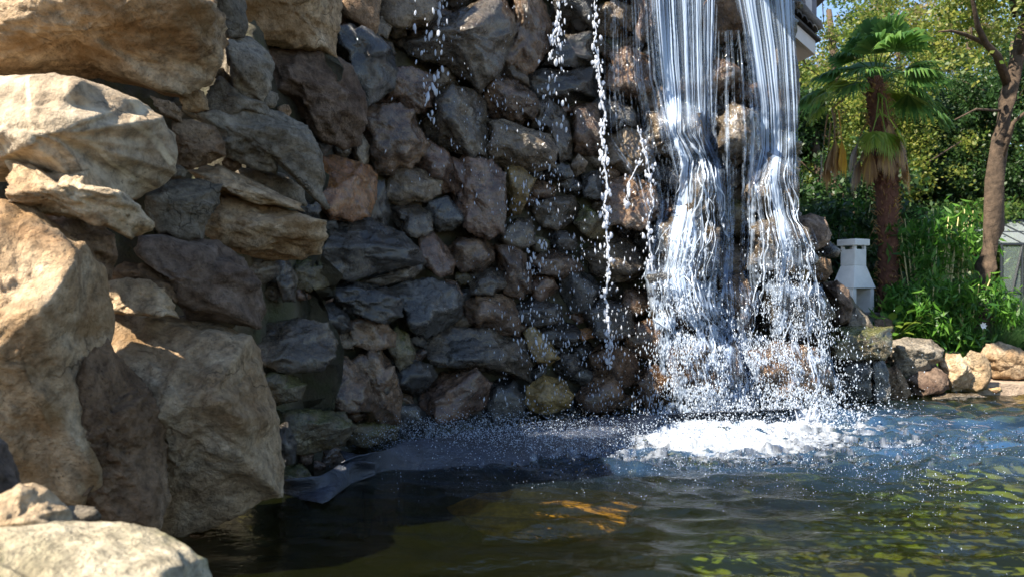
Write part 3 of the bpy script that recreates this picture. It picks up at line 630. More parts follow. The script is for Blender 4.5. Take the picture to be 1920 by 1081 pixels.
# ------------------------------------------------------------------ boulders round the far shore
FAR = [
 ('flat topped grey boulder beside the mossy end block of the wall, on the far shore', [(1662,650),(1668,638),(1700,632),(1745,636),(1769,655),(1766,676),(1740,692),(1700,705),(1678,694),(1664,675)], 'grey', 8.0, dict(planes=[(0,.9,.4,.7),(0,-.4,.9,.7)])),
 ('dark leaning slab below the flat topped grey boulder, at the far waterline', [(1660,690),(1680,684),(1700,712),(1712,742),(1690,752),(1664,750)], 'brown', 7.85, dict(planes=[(.5,.3,.8,.66)])),
 ('rounded dark pinkish boulder below the flat topped grey boulder, far waterline', [(1695,712),(1720,695),(1755,684),(1776,702),(1779,728),(1755,742),(1712,745)], 'purple', 7.9, dict(rough=.6)),
 ('half sunlit tan boulder right of the rounded pinkish one, far waterline', [(1760,683),(1773,662),(1800,664),(1818,688),(1826,705),(1815,727),(1785,734),(1768,718)], 'tan', 7.95, dict(planes=[(-.5,.6,.6,.66),(.3,-.3,.9,.7)])),
 ('pale cream sunlit boulder between the half lit tan one and the big round one', [(1802,675),(1820,657),(1845,664),(1857,680),(1859,705),(1850,728),(1832,735),(1812,728)], 'cream', 7.98, dict(planes=[(-.4,.3,.9,.62)], rough=.5)),
 ('big round brown boulder at the right picture edge, on the far shore', [(1833,668),(1850,645),(1875,640),(1912,652),(1935,670),(1938,705),(1900,714),(1862,708)], 'tan', 8.35, dict(planes=[(-.1,-.2,.95,.66),(0,.8,.6,.7)], rough=.7)),
 ('boulder just beyond the right picture edge on the far shore', [(1925,680),(1950,655),(2010,660),(2030,700),(2000,728),(1940,722)], 'grey', 8.2, {}),
 ('low half sunk grey stone at the far waterline under the cream boulder', [(1740,744),(1770,736),(1830,737),(1850,744),(1830,752),(1760,753)], 'wgrey', 7.75, dict(rough=.5)),
 ('small brown stone behind the white fireplace side of the wall end', [(1640,600),(1655,592),(1672,600),(1680,625),(1660,640),(1640,630)], 'purple', 8.7, {}),
]
for i, (lab, poly, mt, dp, kw) in enumerate(FAR):
    o = rock('boulder', poly, dp, M[mt], 400 + i, sub=5, **kw); tag(o, lab, 'boulder', 'boulders along the far shore')
for i in range(26):   # pebbles on the sandy shore at right
    x = random.uniform(1850, 2150); y = random.uniform(722, 738)
    dp = (CH - .06) * F / (y - 540); r = random.uniform(4, 10)
    o = rock('pebble', reg_poly(x, y - r * .3, r * 1.3, r * .8, i, 7), dp, M[random.choice(['tan', 'brown', 'grey', 'cream'])], 500 + i, sub=2, register=False)
    tag(o, 'small loose pebble on the sandy shore at the far right', 'pebble', 'pebbles on the sandy shore')
M['sub'] = rockmat('submerged golden stone', (.16, .08, .015), (.34, .19, .04), (.45, .27, .08), crack=.3, bump=.3)
sub_b = rock('submerged_boulder', [(880,985),(930,962),(1040,955),(1140,962),(1200,985),(1180,1015),(1080,1030),(960,1020)], 3.9, M['sub'], 600, thick=.8, sub=5, k=4, rough=.5, hk=(.9, 1.))
sub_b.location = (.22, 4.5, -.19); sub_b.scale = (1.3, 2.4, 1); tag(sub_b, 'golden orange boulder lying just under the pond surface in the foreground', 'boulder', 'boulders under the water')
sub_c = rock('submerged_boulder', [(1100,1090),(1180,1070),(1280,1075),(1330,1100),(1280,1140),(1150,1140)], 3.2, M['gold'], 601, thick=.8, sub=4, k=4, rough=.5, hk=(.9, 1.))
sub_c.location = (.75, 3.3, -.4); tag(sub_c, 'dim yellowish boulder under the pond surface at the bottom edge', 'boulder', 'boulders under the water')

# ------------------------------------------------------------------ ground, pond bed, water
POND = [(-.62, -4), (-.7, 1.5), (-1.1, 2.3), (-1.45, 3.3), (-1.35, 4.1), (-1.25, 5.0), (-.95, 5.6), (-.3, 6.3), (1.15, 7.1), (3.4, 7.75), (3.9, 8.0), (5.0, 8.1), (6.4, 7.95), (8.5, 7.6), (11, 6), (12, 3), (12, -4)]
def sdist(poly, pts):
    p = np.array(poly, float); ins = inside(poly, pts); dm = np.full(len(pts), 1e9)
    for k in range(len(p)):
        a = p[k]; b = p[(k + 1) % len(p)]; e = b - a; t = np.clip(((pts - a) @ e) / (e @ e), 0, 1)
        dm = np.minimum(dm, np.linalg.norm(pts - a - t[:, None] * e, axis=1))
    return np.where(ins, dm, -dm)
gxs = np.concatenate([[-1500, -400, -120, -40, -18, -8, -4], np.arange(-2.5, 12.6, .12), [14, 18, 25, 45, 120, 400, 1500]])
gys = np.concatenate([[-1500, -300, -60, -15], np.arange(-4.6, 10.5, .12), [11.5, 13, 16, 22, 35, 80, 300, 1500]])
AX, AY = np.meshgrid(gxs, gys); pp = np.stack([AX.ravel(), AY.ravel()], 1); sd = sdist(POND, pp)
sd = sd + .22
hz = np.where(sd > 0, -.35 - .45 * sstep(0, .5, sd), .02 + .24 * sstep(0, .45, -sd))
hz += np.where(np.abs(sd) < 12, .02 * fbm(np.stack([pp[:, 0] * 2, pp[:, 1] * 2, pp[:, 0] * 0], 1), 3), 0)
GV = np.stack([pp[:, 0], pp[:, 1], hz], 1); nx = len(gxs); ny = len(gys)
q = np.array([(j * nx + i, j * nx + i + 1, (j + 1) * nx + i + 1, (j + 1) * nx + i) for j in range(ny - 1) for i in range(nx - 1)])
wetf = (sd[q] > 0).any(1)
tag(link('ground', fast_mesh('ground', GV, q[~wetf], M['ground'], True)), kind='structure')
tag(link('pond_bed', fast_mesh('pond_bed', GV, q[wetf], M['bed'], True)), kind='structure')
# paving strip and sandy shore behind the far boulders
def slab(name, corners, z, mat, th=.05):
    mb = MB(); n = len(corners); V = [(x, y, z) for x, y in corners] + [(x, y, z - th) for x, y in corners]
    mb.add(V, [tuple(range(n)), tuple(range(2 * n - 1, n - 1, -1))] + [(k, n + k, n + (k + 1) % n, (k + 1) % n) for k in range(n)])
    return mb.build(name, mat)
tag(slab('terrace_paving', [(3.6, 8.95), (12, 8.75), (12, 10.9), (3.6, 11.1)], .335, M['paving'], .1), kind='structure')
tag(slab('sandy_shore', [(4.75, 8.02), (5.2, 7.97), (6.5, 7.8), (9, 7.4), (9, 8.75), (4.75, 8.9)], .115, M['sandy'], .2), kind='structure')
kerb = empty('terrace_kerb', (4.6, 8.8, .3), 'low pale stone kerb along the near edge of the terrace, behind the far boulders', 'kerb')
for k in range(12):
    mb = MB(); mb.box((4.35 + k * .52, 8.86 - k * .012, .33), (.5, .16, .1)); mb.build('kerb_stone', M['cream'], kerb, smooth=False, bevel=.012).location -= kerb.location
# water surface
IMPACT = [(1.5, 6.0, 1.), (2.6, 6.3, .9), (.8, 6.1, .35), (0.1, 5.7, .3)]
wx = np.concatenate([np.arange(-1.7, 5.6, .016), np.arange(5.6, 12.2, .08)]); wy = 2.1 * np.exp(np.linspace(0, math.log(8.3 / 2.1), 430)); wy = np.concatenate([np.linspace(-4, 2.0, 20), wy])
AX, AY = np.meshgrid(wx, wy); X, Y = AX.ravel(), AY.ravel()
H = np.zeros(len(X)); turb = np.zeros(len(X))
warp = fbm(np.stack([X * .9, Y * .9, X * 0 + 3], 1), 3)
for ix, iy, a in IMPACT:
    r = np.hypot(X - ix, Y - iy); turb += a * np.exp(-(r / 1.05) ** 2)
    for lam, am in ((.52, .014), (.27, .009), (.15, .004)):
        H += a * am * np.sin(2 * math.pi * r / lam + 5.5 * warp + lam * 40) * np.exp(-r / 5.5) * (.55 + .45 * perlin(np.stack([X * 1.1 + lam * 9, Y * 2.2, X * 0], 1)) * 1.6)
for lx, ly, am, ph in ((.9, 3.6, .010, 0.), (-1.2, 4.6, .007, 2.), (.2, 6.3, .005, 4.)):
    H += am * np.sin(2 * math.pi * (lx * X * .5 + ly * Y * .8) + 4.5 * warp + ph) * sstep(-.2, .6, perlin(np.stack([X * .8 + ph, Y * 1.3, X * 0 + ph], 1)) + .25)
H += .030 * perlin(np.stack([X * 1.2, Y * 4.6, X * 0 + 7], 1)) + .006 * fbm(np.stack([X * 4, Y * 10, X * 0 + 1], 1), 3)
calm = sstep(-.9, 1.2, X); H *= (.35 + .65 * calm) * (1 + .5 * sstep(.8, 2.5, X))
H += np.clip(turb, 0, 1.3) * .036 * fbm(np.stack([X * 7, Y * 9, X * 0 + 2], 1), 4)
SHEEN = sum(a * np.exp(-((X - ix - .25) / 1.5) ** 2 - ((Y - iy + .35) / .85) ** 2) for ix, iy, a in IMPACT)  # sky's blue reflection painted as a tint round the churned landing spots
SHEEN += .45 * np.exp(-((X - 3.4) / 1.1) ** 2 - ((Y - 5.9) / 1.1) ** 2)
SHEEN = np.clip(SHEEN, 0, 1) * np.clip(.62 + .5 * fbm(np.stack([X * 2.2, Y * 4.2, X * 0 + 6], 1), 4), 0, 1) * .5
wV = np.stack([X, Y, H], 1); nx = len(wx); ny = len(wy)
q = (np.arange(ny - 1)[:, None] * nx + np.arange(nx - 1)[None]).ravel(); q = np.stack([q, q + 1, q + nx + 1, q + nx], 1)
sdw = sdist(POND, wV[::1, :2]); q = q[(sdw[q] > -.35).any(1)]
tag(link('pond_water', fast_mesh('pond_water', wV, q, M['water'], True, {'sky_sheen': SHEEN})), kind='structure')
def water_h(x, y):
    i = np.clip(np.searchsorted(wx, x), 0, nx - 1); j = np.clip(np.searchsorted(wy, y), 0, ny - 1); return H[j * nx + i]
# pond liner: a folded black sheet standing along the foot of the wall
TOPY = [(640, 868), (700, 850), (760, 828), (840, 812), (920, 800), (1000, 793), (1100, 785), (1200, 779), (1300, 774), (1500, 768)]
BOTY = [(640, 892), (700, 886), (760, 880), (840, 876), (920, 872), (1000, 866), (1100, 852), (1180, 832), (1260, 800), (1500, 778)]
mb = MB(); V = []; Fs = []; nI, nJ = 160, 26
for k in range(nI + 1):
    x = 640 + 860 * k / nI; y0 = np.interp(x, *zip(*TOPY)); y1 = np.interp(x, *zip(*BOTY)); z0 = .13
    p0 = P(x, y0, (CH - z0) * F / (y0 - 540.5)); p1 = P(x, y1, CH * F / (y1 - 540.5)); p1.z = -.012
    for j in range(nJ + 1):
        b = j / nJ; q = p0.lerp(p1, b); q.z += .05 * b * (1 - b) * 4 * .6
        q.z += (.014 * float(perlin(np.array([[q.x * 5, q.y * 3, 0]]))[0]) + .007 * float(perlin(np.array([[q.x * 15, q.y * 9, 5]]))[0])) * (1 - b * .6)
        V.append(q)
for k in range(nI):
    for j in range(nJ): Fs.append((k * (nJ + 1) + j, k * (nJ + 1) + j + 1, (k + 1) * (nJ + 1) + j + 1, (k + 1) * (nJ + 1) + j))
mb.add(V, Fs); o = mb.build('pond_liner', M['liner'], smooth=True); s_ = o.modifiers.new('s', 'SOLIDIFY'); s_.thickness = .006
tag(o, 'shiny wet dark pond liner sloping from the foot of the rock wall into the pond', 'pond liner')
n_ = 16; V = []; Fs = []; lo_ = o
for i in range(n_ + 1):
    for j in range(9):
        a, b = i / n_, j / 8; x = 528 + 175 * a; y0 = np.interp(x, [528, 600, 650, 703], [900, 893, 862, 868]); y1 = np.interp(x, [528, 560, 610, 660, 703], [925, 934, 942, 905, 888])
        y = y0 + (y1 - y0) * b; d0 = ZB(x) - .16; z0 = np.interp(b, [0, .5, 1], [.12, .05, .012]) + .012 * math.sin(a * 9 + b * 4)
        d_ = (CH - z0) * F / (y - 540.5); V.append(P(x, y, d_))
for i in range(n_):
    for j in range(8): Fs.append((i * 9 + j, i * 9 + j + 1, (i + 1) * 9 + j + 1, (i + 1) * 9 + j))
mb = MB(); mb.add(V, Fs); a_ = mb.build('liner_apron', M['liner'], lo_, smooth=True); s_ = a_.modifiers.new('s', 'SOLIDIFY'); s_.thickness = .006
mb = MB(); t1, t2, t3, t4 = P(637, 843, 4.62), P(694, 856, 4.7), P(697, 884, 4.62), P(664, 886, 4.5)
mb.add([t1, t2, t3, t4, (t1 + t3) / 2 + Vector((0, -.03, .01))], [(0, 4, 1), (1, 4, 2), (2, 4, 3), (3, 4, 0)]); a_ = mb.build('liner_fold', M['liner'], lo_, smooth=True); s_ = a_.modifiers.new('s', 'SOLIDIFY'); s_.thickness = .006
# ------------------------------------------------------------------ falling water draped over the stones
allV = []; allF = []; off = 0
for v, f in ROCKS:
    if v[:, 0].max() < .6 or v[:, 0].min() > 4.6: continue
    allV.append(v); allF.append(f + off); off += len(v)
bvh = BVHTree.FromPolygons(np.vstack(allV).tolist(), np.vstack(allF).tolist(), all_triangles=True)
fx = np.arange(.82, 3.55, .0042); fz = np.arange(LIPZ, -.02, -.0125)
STx = np.arange(.82, 3.57, .0168); STz = np.arange(LIPZ, -.05, -.025)
SY = np.full((len(STz), len(STx)), 9.)
for j, z in enumerate(STz):
    for i, x in enumerate(STx):
        h_ = bvh.ray_cast(Vector((x, 4.6, z)), Vector((0, 1, 0)))
        if h_[0] is not None: SY[j, i] = h_[0].y
def lipY(x):
    pxx = 960 + x / 7.1 * F; return np.interp(pxx, [1100, 1200, 1400, 1600], [7.0, 7.12, 7.28, 7.42])
DY = np.zeros_like(SY); cur = lipY(STx)
for j in range(len(STz)):
    z = STz[j]; v = 0.0
    rate = .05 if z > 3 else (.22 if z > 1.6 else .12)
    cur = np.minimum(cur + .025 * rate, SY[j] - .02)
    cur = np.minimum(cur, cur)          # keeps outermost
    DY[j] = cur - (.004 * (LIPZ - z) if z < LIPZ else 0)
def blur(A, k, ax):
    w = np.exp(-np.linspace(-2, 2, 2 * k + 1) ** 2); w /= w.sum(); pad = [(0, 0), (0, 0)]; pad[ax] = (k, k)
    B = np.pad(A, pad, 'edge'); return sum(w[t] * (B[t:t + A.shape[0], :] if ax == 0 else B[:, t:t + A.shape[1]]) for t in range(2 * k + 1))
DY = blur(blur(DY, 5, 1), 4, 0)
zz, xx = np.meshgrid(STz, STx, indexing='ij'); DY -= (.05 * fbm(np.stack([xx.ravel() * 4.5, zz.ravel() * 3.5, zz.ravel() * 0 + 8], 1), 3).reshape(DY.shape)) * sstep(3.1, 2.4, zz)
DY -= .012
def drapeY(x, z):
    fi = np.clip((x - STx[0]) / .0168, 0, len(STx) - 1.001); fj = np.clip((LIPZ - z) / .025, 0, len(STz) - 1.001)
    i = fi.astype(int); j = fj.astype(int); a = fi - i; b = fj - j
    return (DY[j, i] * (1 - a) + DY[j, i + 1] * a) * (1 - b) + (DY[j + 1, i] * (1 - a) + DY[j + 1, i + 1] * a) * b
# streams: rows of (photo y, left x, right x, density)
STREAMS = [
 ('broad left curtain of the waterfall, hanging in blue white strands', [(-200,1218,1312,1.),(0,1222,1313,1.),(120,1232,1314,1.),(200,1240,1316,.95),(250,1236,1322,.7),(300,1262,1346,.62),(360,1248,1356,.62),(400,1240,1358,.7),(450,1228,1366,.78),(520,1210,1362,.85),(580,1222,1360,.85),(640,1234,1410,.8),(700,1238,1440,.62),(760,1235,1450,.6),(830,1230,1450,.5)], 30, 'left'),
 ('narrow middle ribbon of water between the two broad curtains', [(-200,1320,1342,.9),(0,1321,1340,.95),(120,1321,1336,.9),(210,1322,1338,.8),(260,1316,1346,.5),(300,1320,1346,.2)], 12, 'mid'),
 ('broad right curtain of the waterfall, at the outer edge of the wall', [(-200,1378,1476,1.),(0,1384,1482,1.),(80,1398,1488,1.),(200,1418,1494,1.),(280,1418,1496,.9),(340,1402,1497,.7),(400,1412,1508,.68),(460,1420,1530,.72),(520,1408,1538,.66),(600,1392,1552,.6),(680,1390,1572,.56),(760,1400,1585,.5),(820,1400,1590,.4)], 30, 'right'),
 ('thin clear water film sliding over the brown rocks left of the waterfall', [(-200,1140,1225,.25),(0,1138,1225,.25),(150,1136,1235,.28),(260,1140,1265,.4),(330,1190,1275,.45),(420,1215,1262,.45),(500,1215,1240,.3)], 34, 'filmL'),
 ('thin clear water film over the dark hollow between the two curtains', [(60,1340,1402,.2),(120,1338,1412,.35),(250,1330,1425,.5),(400,1340,1415,.55),(520,1340,1412,.65),(640,1350,1405,.7),(760,1360,1405,.7)], 30, 'filmM'),
]
AX, AZ = np.meshgrid(fx, fz); X, Z = AX.ravel(), AZ.ravel(); Yd = drapeY(X, Z)
pX = 960 + X / Yd * F; pY = 540.5 - (Z - CH) / Yd * F
nx = len(fx); ny = len(fz)
Q = (np.arange(ny - 1)[:, None] * nx + np.arange(nx - 1)[None]).ravel(); Q = np.stack([Q, Q + nx, Q + nx + 1, Q + 1], 1)
for si, (lab, rows, ropes, key) in enumerate(STREAMS):
    r = np.array(rows, float); xl = np.interp(pY, r[:, 0], r[:, 1]); xr = np.interp(pY, r[:, 0], r[:, 2]); de = np.interp(pY, r[:, 0], r[:, 3])
    de = de * (pY >= r[0, 0]) * (pY <= r[-1, 0] + 60)
    edge = 5 * perlin(np.stack([Z * 3, Z * 0 + si, Z * 0], 1))
    u = (pX - xl) / (xr - xl); soft = 7 / (xr - xl)
    m = sstep(-soft, soft, u + edge / (xr - xl)) * sstep(-soft, soft, 1 - u + edge / (xr - xl))
    cas = sstep(430, 640, pY)                                 # below here the water breaks up
    mid = sstep(230, 400, pY); w = fbm(np.stack([u * 3, Z * (1.6 + 0 * mid), Z * 0 + si], 1), 2) * (.018 + .05 * mid + .06 * cas)
    uu = (u + w) * ropes
    s1 = fbm(np.stack([uu * .22, Z * .25, Z * 0 + si * 9], 1), 2); s2 = fbm(np.stack([uu * .9, Z * .5, Z * 0 + 5 + si], 1), 3, .7)
    s3 = fbm(np.stack([X * 42, Z * 16, Z * 0 + si], 1), 4, .65); s4 = fbm(np.stack([X * 9, Z * 7, Z * 0 + 4 + si], 1), 3)
    if 'film' in key:
        op = de * .8 * sstep(0., .8, s2 * .6 + s1 * .5 + s3 * .35) + .02
    else:
        top = .22 * (1 - .75 * mid) + (.78 + .13 * mid) * sstep(-.25, .55, .95 * s1 + .7 * s2 + (de - .8) * 1.0)
        low = sstep(-.1, .8, .5 * s3 + .95 * s4 + .3 * s2 + (de - .6) * 1.6)
        op = top * (1 - cas) + low * cas * .72
        op *= .82
    op *= m
    disp = (.010 * s2 + .012 * s1) * (1 - cas) + cas * (.014 * s3 + .022 * s4)
    Vv = np.stack([X, Yd - disp - .004 * si, Z], 1)
    keep = (op[Q].max(1) > (.07 if 'film' not in key else .03))
    if cas is not None:   # real holes between drops low down
        keep &= ~((cas[Q].mean(1) > .3) & (op[Q].max(1) < .16) & ('film' not in key))
    q = Q[keep]; used = np.unique(q); remap = np.full(len(X), -1); remap[used] = np.arange(len(used))
    o = link('waterfall_stream' if 'film' not in key else 'water_film', fast_mesh('waterfall', Vv[used], remap[q], M['fall'], True, {'opacity': np.clip(op[used], 0, 1)}))
    tag(o, lab, 'waterfall', 'streams of the waterfall')

# twisting white ropes of water running down over the rocks, children of their streams
def ropes(parent_key, rows, n, seed):
    rg = random.Random(seed); r = np.array(rows, float); mb = MB()
    for k in range(n):
        y0 = rg.uniform(215, 640); ln = rg.uniform(90, 300); u0 = rg.uniform(.06, .94); a1 = rg.uniform(.05, .22); ph = rg.uniform(0, 99); w0 = rg.uniform(1.2, 4.2) * (1 if rg.random() < .75 else 1.6)
        Y_ = np.arange(y0, min(y0 + ln, 800), 3.); dv = 6.9
        u = u0 + a1 * fbm(np.stack([Y_ * .011, Y_ * 0 + ph, Y_ * 0], 1), 3)
        xx = np.interp(Y_, r[:, 0], r[:, 1]) + u * (np.interp(Y_, r[:, 0], r[:, 2]) - np.interp(Y_, r[:, 0], r[:, 1]))
        for it in range(2):
            Xw = (xx - 960) / F * dv; Zw = CH + (540.5 - Y_) / F * dv; dv = drapeY(Xw, np.clip(Zw, .03, 4.2)) - .03
        bead = fbm(np.stack([Y_ * .06, Y_ * 0 + ph, Y_ * 0 + 3], 1), 3); t = (Y_ - y0) / max(ln, 1)
        rad = w0 * (.55 + .8 * bead).clip(.06, 2) * np.sin(np.clip(t, .02, .98) * math.pi) ** .4 * 6.9 / F / 2
        mb.tube([(a, b - .01, c) for a, b, c in zip(Xw, dv, Zw)], list(rad), 6, .5)
    p = [o for o in bpy.data.objects if o.get('label', '').startswith(parent_key)][0]
    o = mb.build('water_ropes', M['spray'], p, smooth=True); o['kind'] = 'stuff'
ropes('broad left', STREAMS[0][1], 26, 1); ropes('broad right', STREAMS[2][1], 20, 2)
# ------------------------------------------------------------------ drops
def drop_mesh(C, S, name, mat, el=2.2, axis=None, hi=False):
    """C centres, S radii; each an elongated blob with its own slight tilt"""
    C = np.asarray(C); S = np.asarray(S); n = len(C)
    v, f = ico(1 if not hi else 2)
    if not hi:
        v = np.array([(1, 0, 0), (-1, 0, 0), (0, 1, 0), (0, -1, 0), (0, 0, 1), (0, 0, -1)], float)
        f = np.array([(0, 2, 4), (2, 1, 4), (1, 3, 4), (3, 0, 4), (2, 0, 5), (1, 2, 5), (3, 1, 5), (0, 3, 5)])
    e = RNG.uniform(.7, 1.3, n) * el; tl = RNG.normal(0, .12, (n, 2))
    V = v[None] * S[:, None, None] * np.stack([RNG.uniform(.7, 1.2, n), RNG.uniform(.7, 1.2, n), e], 1)[:, None, :]
    V[:, :, 0] += V[:, :, 2] * tl[:, :1]; V[:, :, 1] += V[:, :, 2] * tl[:, 1:]
    if hi: V *= (1 + .12 * RNG.normal(size=(n, len(v), 1)).clip(-1, 1))
    V = V + C[:, None]; Fa = f[None] + (np.arange(n) * len(v))[:, None, None]
    return fast_mesh(name, V.reshape(-1, 3), Fa.reshape(-1, 3), mat, True)
def scatter(rows, n, depth_f, s0, s1, clump=0, powr=2.):
    """rows of (photo y, x centre, half width); returns centres, sizes"""
    r = np.array(rows, float); cdf_w = r[:, 3] if r.shape[1] > 3 else np.ones(len(r))
    y = RNG.uniform(r[0, 0], r[-1, 0], n * 3); wgt = np.interp(y, r[:, 0], cdf_w); y = y[RNG.random(len(y)) < wgt / cdf_w.max()][:n]; n = len(y)
    xc = np.interp(y, r[:, 0], r[:, 1]); hw = np.interp(y, r[:, 0], r[:, 2]); g = RNG.normal(0, .5, n); x = xc + g * hw
    if clump:
        c = perlin(np.stack([x * .03, y * .022, y * 0 + clump], 1)); k = RNG.random(n) < sstep(-.25, .25, c) + .12; x, y = x[k], y[k]; n = len(x)
    s = s0 + (s1 - s0) * RNG.random(n) ** powr
    dp = np.array([depth_f(a, b) for a, b in zip(x, y)]); dp = dp + RNG.normal(0, .05, n)
    C = np.stack([(x - 960) / F * dp, dp, CH + (540.5 - y) / F * dp], 1); k = C[:, 2] > .0
    return C[k], s[k] * dp[k] / F / 2
dw = lambda x, y: D(x, min(y, 760)) - .32
allsets = [
 ('loose sparkling drops falling from the wall top near the big round grey stone', [(-40,838,40),(30,818,36),(100,812,32),(150,808,26),(200,805,14),(230,803,10)], 150, dw, 2., 7., 3),
 ('falling drops in a loose broken line left of the thin jet', [(-40,1050,22,1.2),(60,1042,22,1),(130,1040,26,1),(200,1035,30,.8),(300,1028,50,.6),(430,1012,40,.5),(600,1000,40,.4),(700,1000,50,.3)], 380, dw, 1.6, 5.5, 4),
]
SP = []
for lab, rows, n, df, a, b, cl in allsets:
    C, S = scatter(rows, n, df, a, b, cl); o = link('water_drops', drop_mesh(C, S, 'drops', M['drop'], 2.5, hi=True)); tag(o, lab, kind='stuff')
# fine sprinkle over the whole dark face
C1, S1 = scatter([(-20,900,120,.25),(100,910,140,.35),(300,960,200,.7),(450,1060,150,1),(600,1080,150,1.2),(760,1080,180,1.2)], 1900, dw, 1.2, 3.6, 6, 2.5)
o = link('fine_drops', drop_mesh(C1, S1, 'drops', M['drop'], 3.2)); tag(o, 'fine rain of water drops sprinkled in front of the dark rocks', kind='stuff')
def path_stream(name, label, path, w, n_drops, seed, df=dw):
    """a thin ropey jet: a wavering tube with beads and holes"""
    path = np.array(path, float); T = np.linspace(0, 1, 260); yy = path[0, 1] + (path[-1, 1] - path[0, 1]) * T
    V = []; rad = []; pts = []
    for k, y in enumerate(yy):
        x = np.interp(y, path[:, 1], path[:, 0]) + 3.5 * float(perlin(np.array([[y * .03, seed, 0]]))[0]) * 2 + 1.5 * float(perlin(np.array([[y * .11, seed, 4]]))[0])
        dp = df(x, y); pts.append(P(x, y, dp)); b = .75 + .7 * abs(float(perlin(np.array([[y * .09, seed, 9]]))[0])) + .6 * float(perlin(np.array([[y * .3, seed, 2]]))[0])
        ww = np.interp(y, path[:, 1], path[:, 2]) if path.shape[1] > 2 else 1
        rad.append(max(b, .2) * .85 * w * ww * dp / F / 2)
    mb = MB(); mb.tube(pts, rad, 7, .35); o = mb.build(name, M['drop'], smooth=True); tag(o, label, 'waterfall', 'streams of the waterfall')
    C, S = scatter([(p[1], p[0], 10) for p in path], n_drops, df, 2, 7.5); me = drop_mesh(C, S, 'beads', M['drop'], 1.8, hi=True)
    b = link('drop_beads', me, o); b['kind'] = 'stuff'
    return o
path_stream('thin_jet', 'thin white jet of water falling free, left of the wide waterfall', [(1114,-40,.55),(1116,60,.6),(1124,150,.9),(1131,200,1.3),(1130,270,1.1),(1138,340,1.),(1136,420,1.2),(1142,490,.9),(1136,560,1.3),(1143,640,1.),(1146,690,.4)], 4.6, 300, 3)
path_stream('thin_trickle', 'short curved trickle running off a stone into the left curtain', [(1196,236,.6),(1206,275,1.),(1218,310,.8),(1222,370,.7),(1216,430,.9),(1222,500,1.2),(1238,555,1.2)], 4., 120, 5)
path_stream('forked_trickle', 'small forked trickle joining the thin white jet from the right', [(1205,300,.6),(1190,320,.8),(1178,345,.7),(1174,390,.5)], 3.5, 30, 8)
# spray in the lower cascade
def dfall(x, y):
    d0 = 6.95; z = CH + (540.5 - y) / F * d0
    v = drapeY(np.array([(x - 960) / F * d0]), np.array([min(max(z, .05), 4.1)]))[0]
    return min(v - .05, 6.75 - max(0, (y - 640)) * .003)
SPR = [
 ([(420,1300,60,.08),(500,1275,60,.25),(560,1290,62,.5),(620,1310,85,1.2),(700,1335,120,2.),(770,1345,130,2.2),(815,1345,140,1.6)], 12000, .9, 3.4, 2),
 ([(430,1465,60,.08),(520,1475,70,.25),(600,1480,95,.8),(680,1490,110,1.3),(760,1500,115,1.5),(800,1510,120,.8)], 8000, .8, 2.6, 12),
]
CC = []; SS = []
for rows, n, a, b, cl in SPR:
    C, S = scatter(rows, n, dfall, a, b, cl, 2.2); CC.append(C); SS.append(S)
o = link('cascade_spray', drop_mesh(np.vstack(CC), np.concatenate(SS), 'spray', M['spray'], 3.2)); tag(o, 'white spray of drops bouncing down the lower rocks of the waterfall', kind='stuff')
# pond foam: torn heaps standing on the water where the falls land
fxs = np.arange(-.9, 4.6, .0085); fys = np.arange(4.7, 7.2, .013); AX, AY = np.meshgrid(fxs, fys); X, Y = AX.ravel(), AY.ravel()
pXf = 960 + X / Y * F; pYf = 540.5 + CH / Y * F
core = np.exp(-((pXf - 1330) / 125) ** 2 - ((pYf - 818) / 26) ** 2) * 1.5
core += .85 * np.exp(-((pXf - 1490) / 95) ** 2 - ((pYf - 795) / 14) ** 2)
core += .42 * np.exp(-((pXf - 1480) / 150) ** 2 - ((pYf - 832) / 24) ** 2)
core += .0 * np.exp(-((pXf - 960) / 230) ** 2 - ((pYf - 838 + (pXf - 960) * .08) / 20) ** 2)
core += .22 * np.exp(-((pXf - 1230) / 250) ** 2 - ((pYf - 850) / 18) ** 2)
core += .30 * np.exp(-((pXf - 1640) / 110) ** 2 - ((pYf - 800) / 30) ** 2)
g1 = fbm(np.stack([X * 11, Y * 14, X * 0], 1), 5, .62); g2 = ridged(np.stack([X * 16 + 3, Y * 22, X * 0 + 4], 1), 3)
op = .86 * sstep(.16, .9, core * 1.15 + .45 * g1 + .16 * g2 - .05)
lace = ridged(np.stack([X * 26, Y * 34, X * 0 + 12], 1), 3); op = op * (.25 + .62 * sstep(-.1, .8, lace + .35 * core))
hgt = water_h(X, Y) + .014 * sstep(.1, 1., core) + .004 + np.clip(core - .2, 0, 1.2) * (.012 + .013 * g1 + .012 * g2 + .010 * fbm(np.stack([X * 34, Y * 40, X * 0 + 9], 1), 3))
nx = len(fxs); ny = len(fys); Q = (np.arange(ny - 1)[:, None] * nx + np.arange(nx - 1)[None]).ravel(); Q = np.stack([Q, Q + 1, Q + nx + 1, Q + nx], 1)
q = Q[op[Q].max(1) > .06]; used = np.unique(q); remap = np.full(len(X), -1); remap[used] = np.arange(len(used))
o = link('foam', fast_mesh('foam', np.stack([X, Y, hgt], 1)[used], remap[q], M['foam'], True, {'opacity': op[used] * .95})); tag(o, 'white churning foam on the pond where the waterfall lands', kind='stuff')
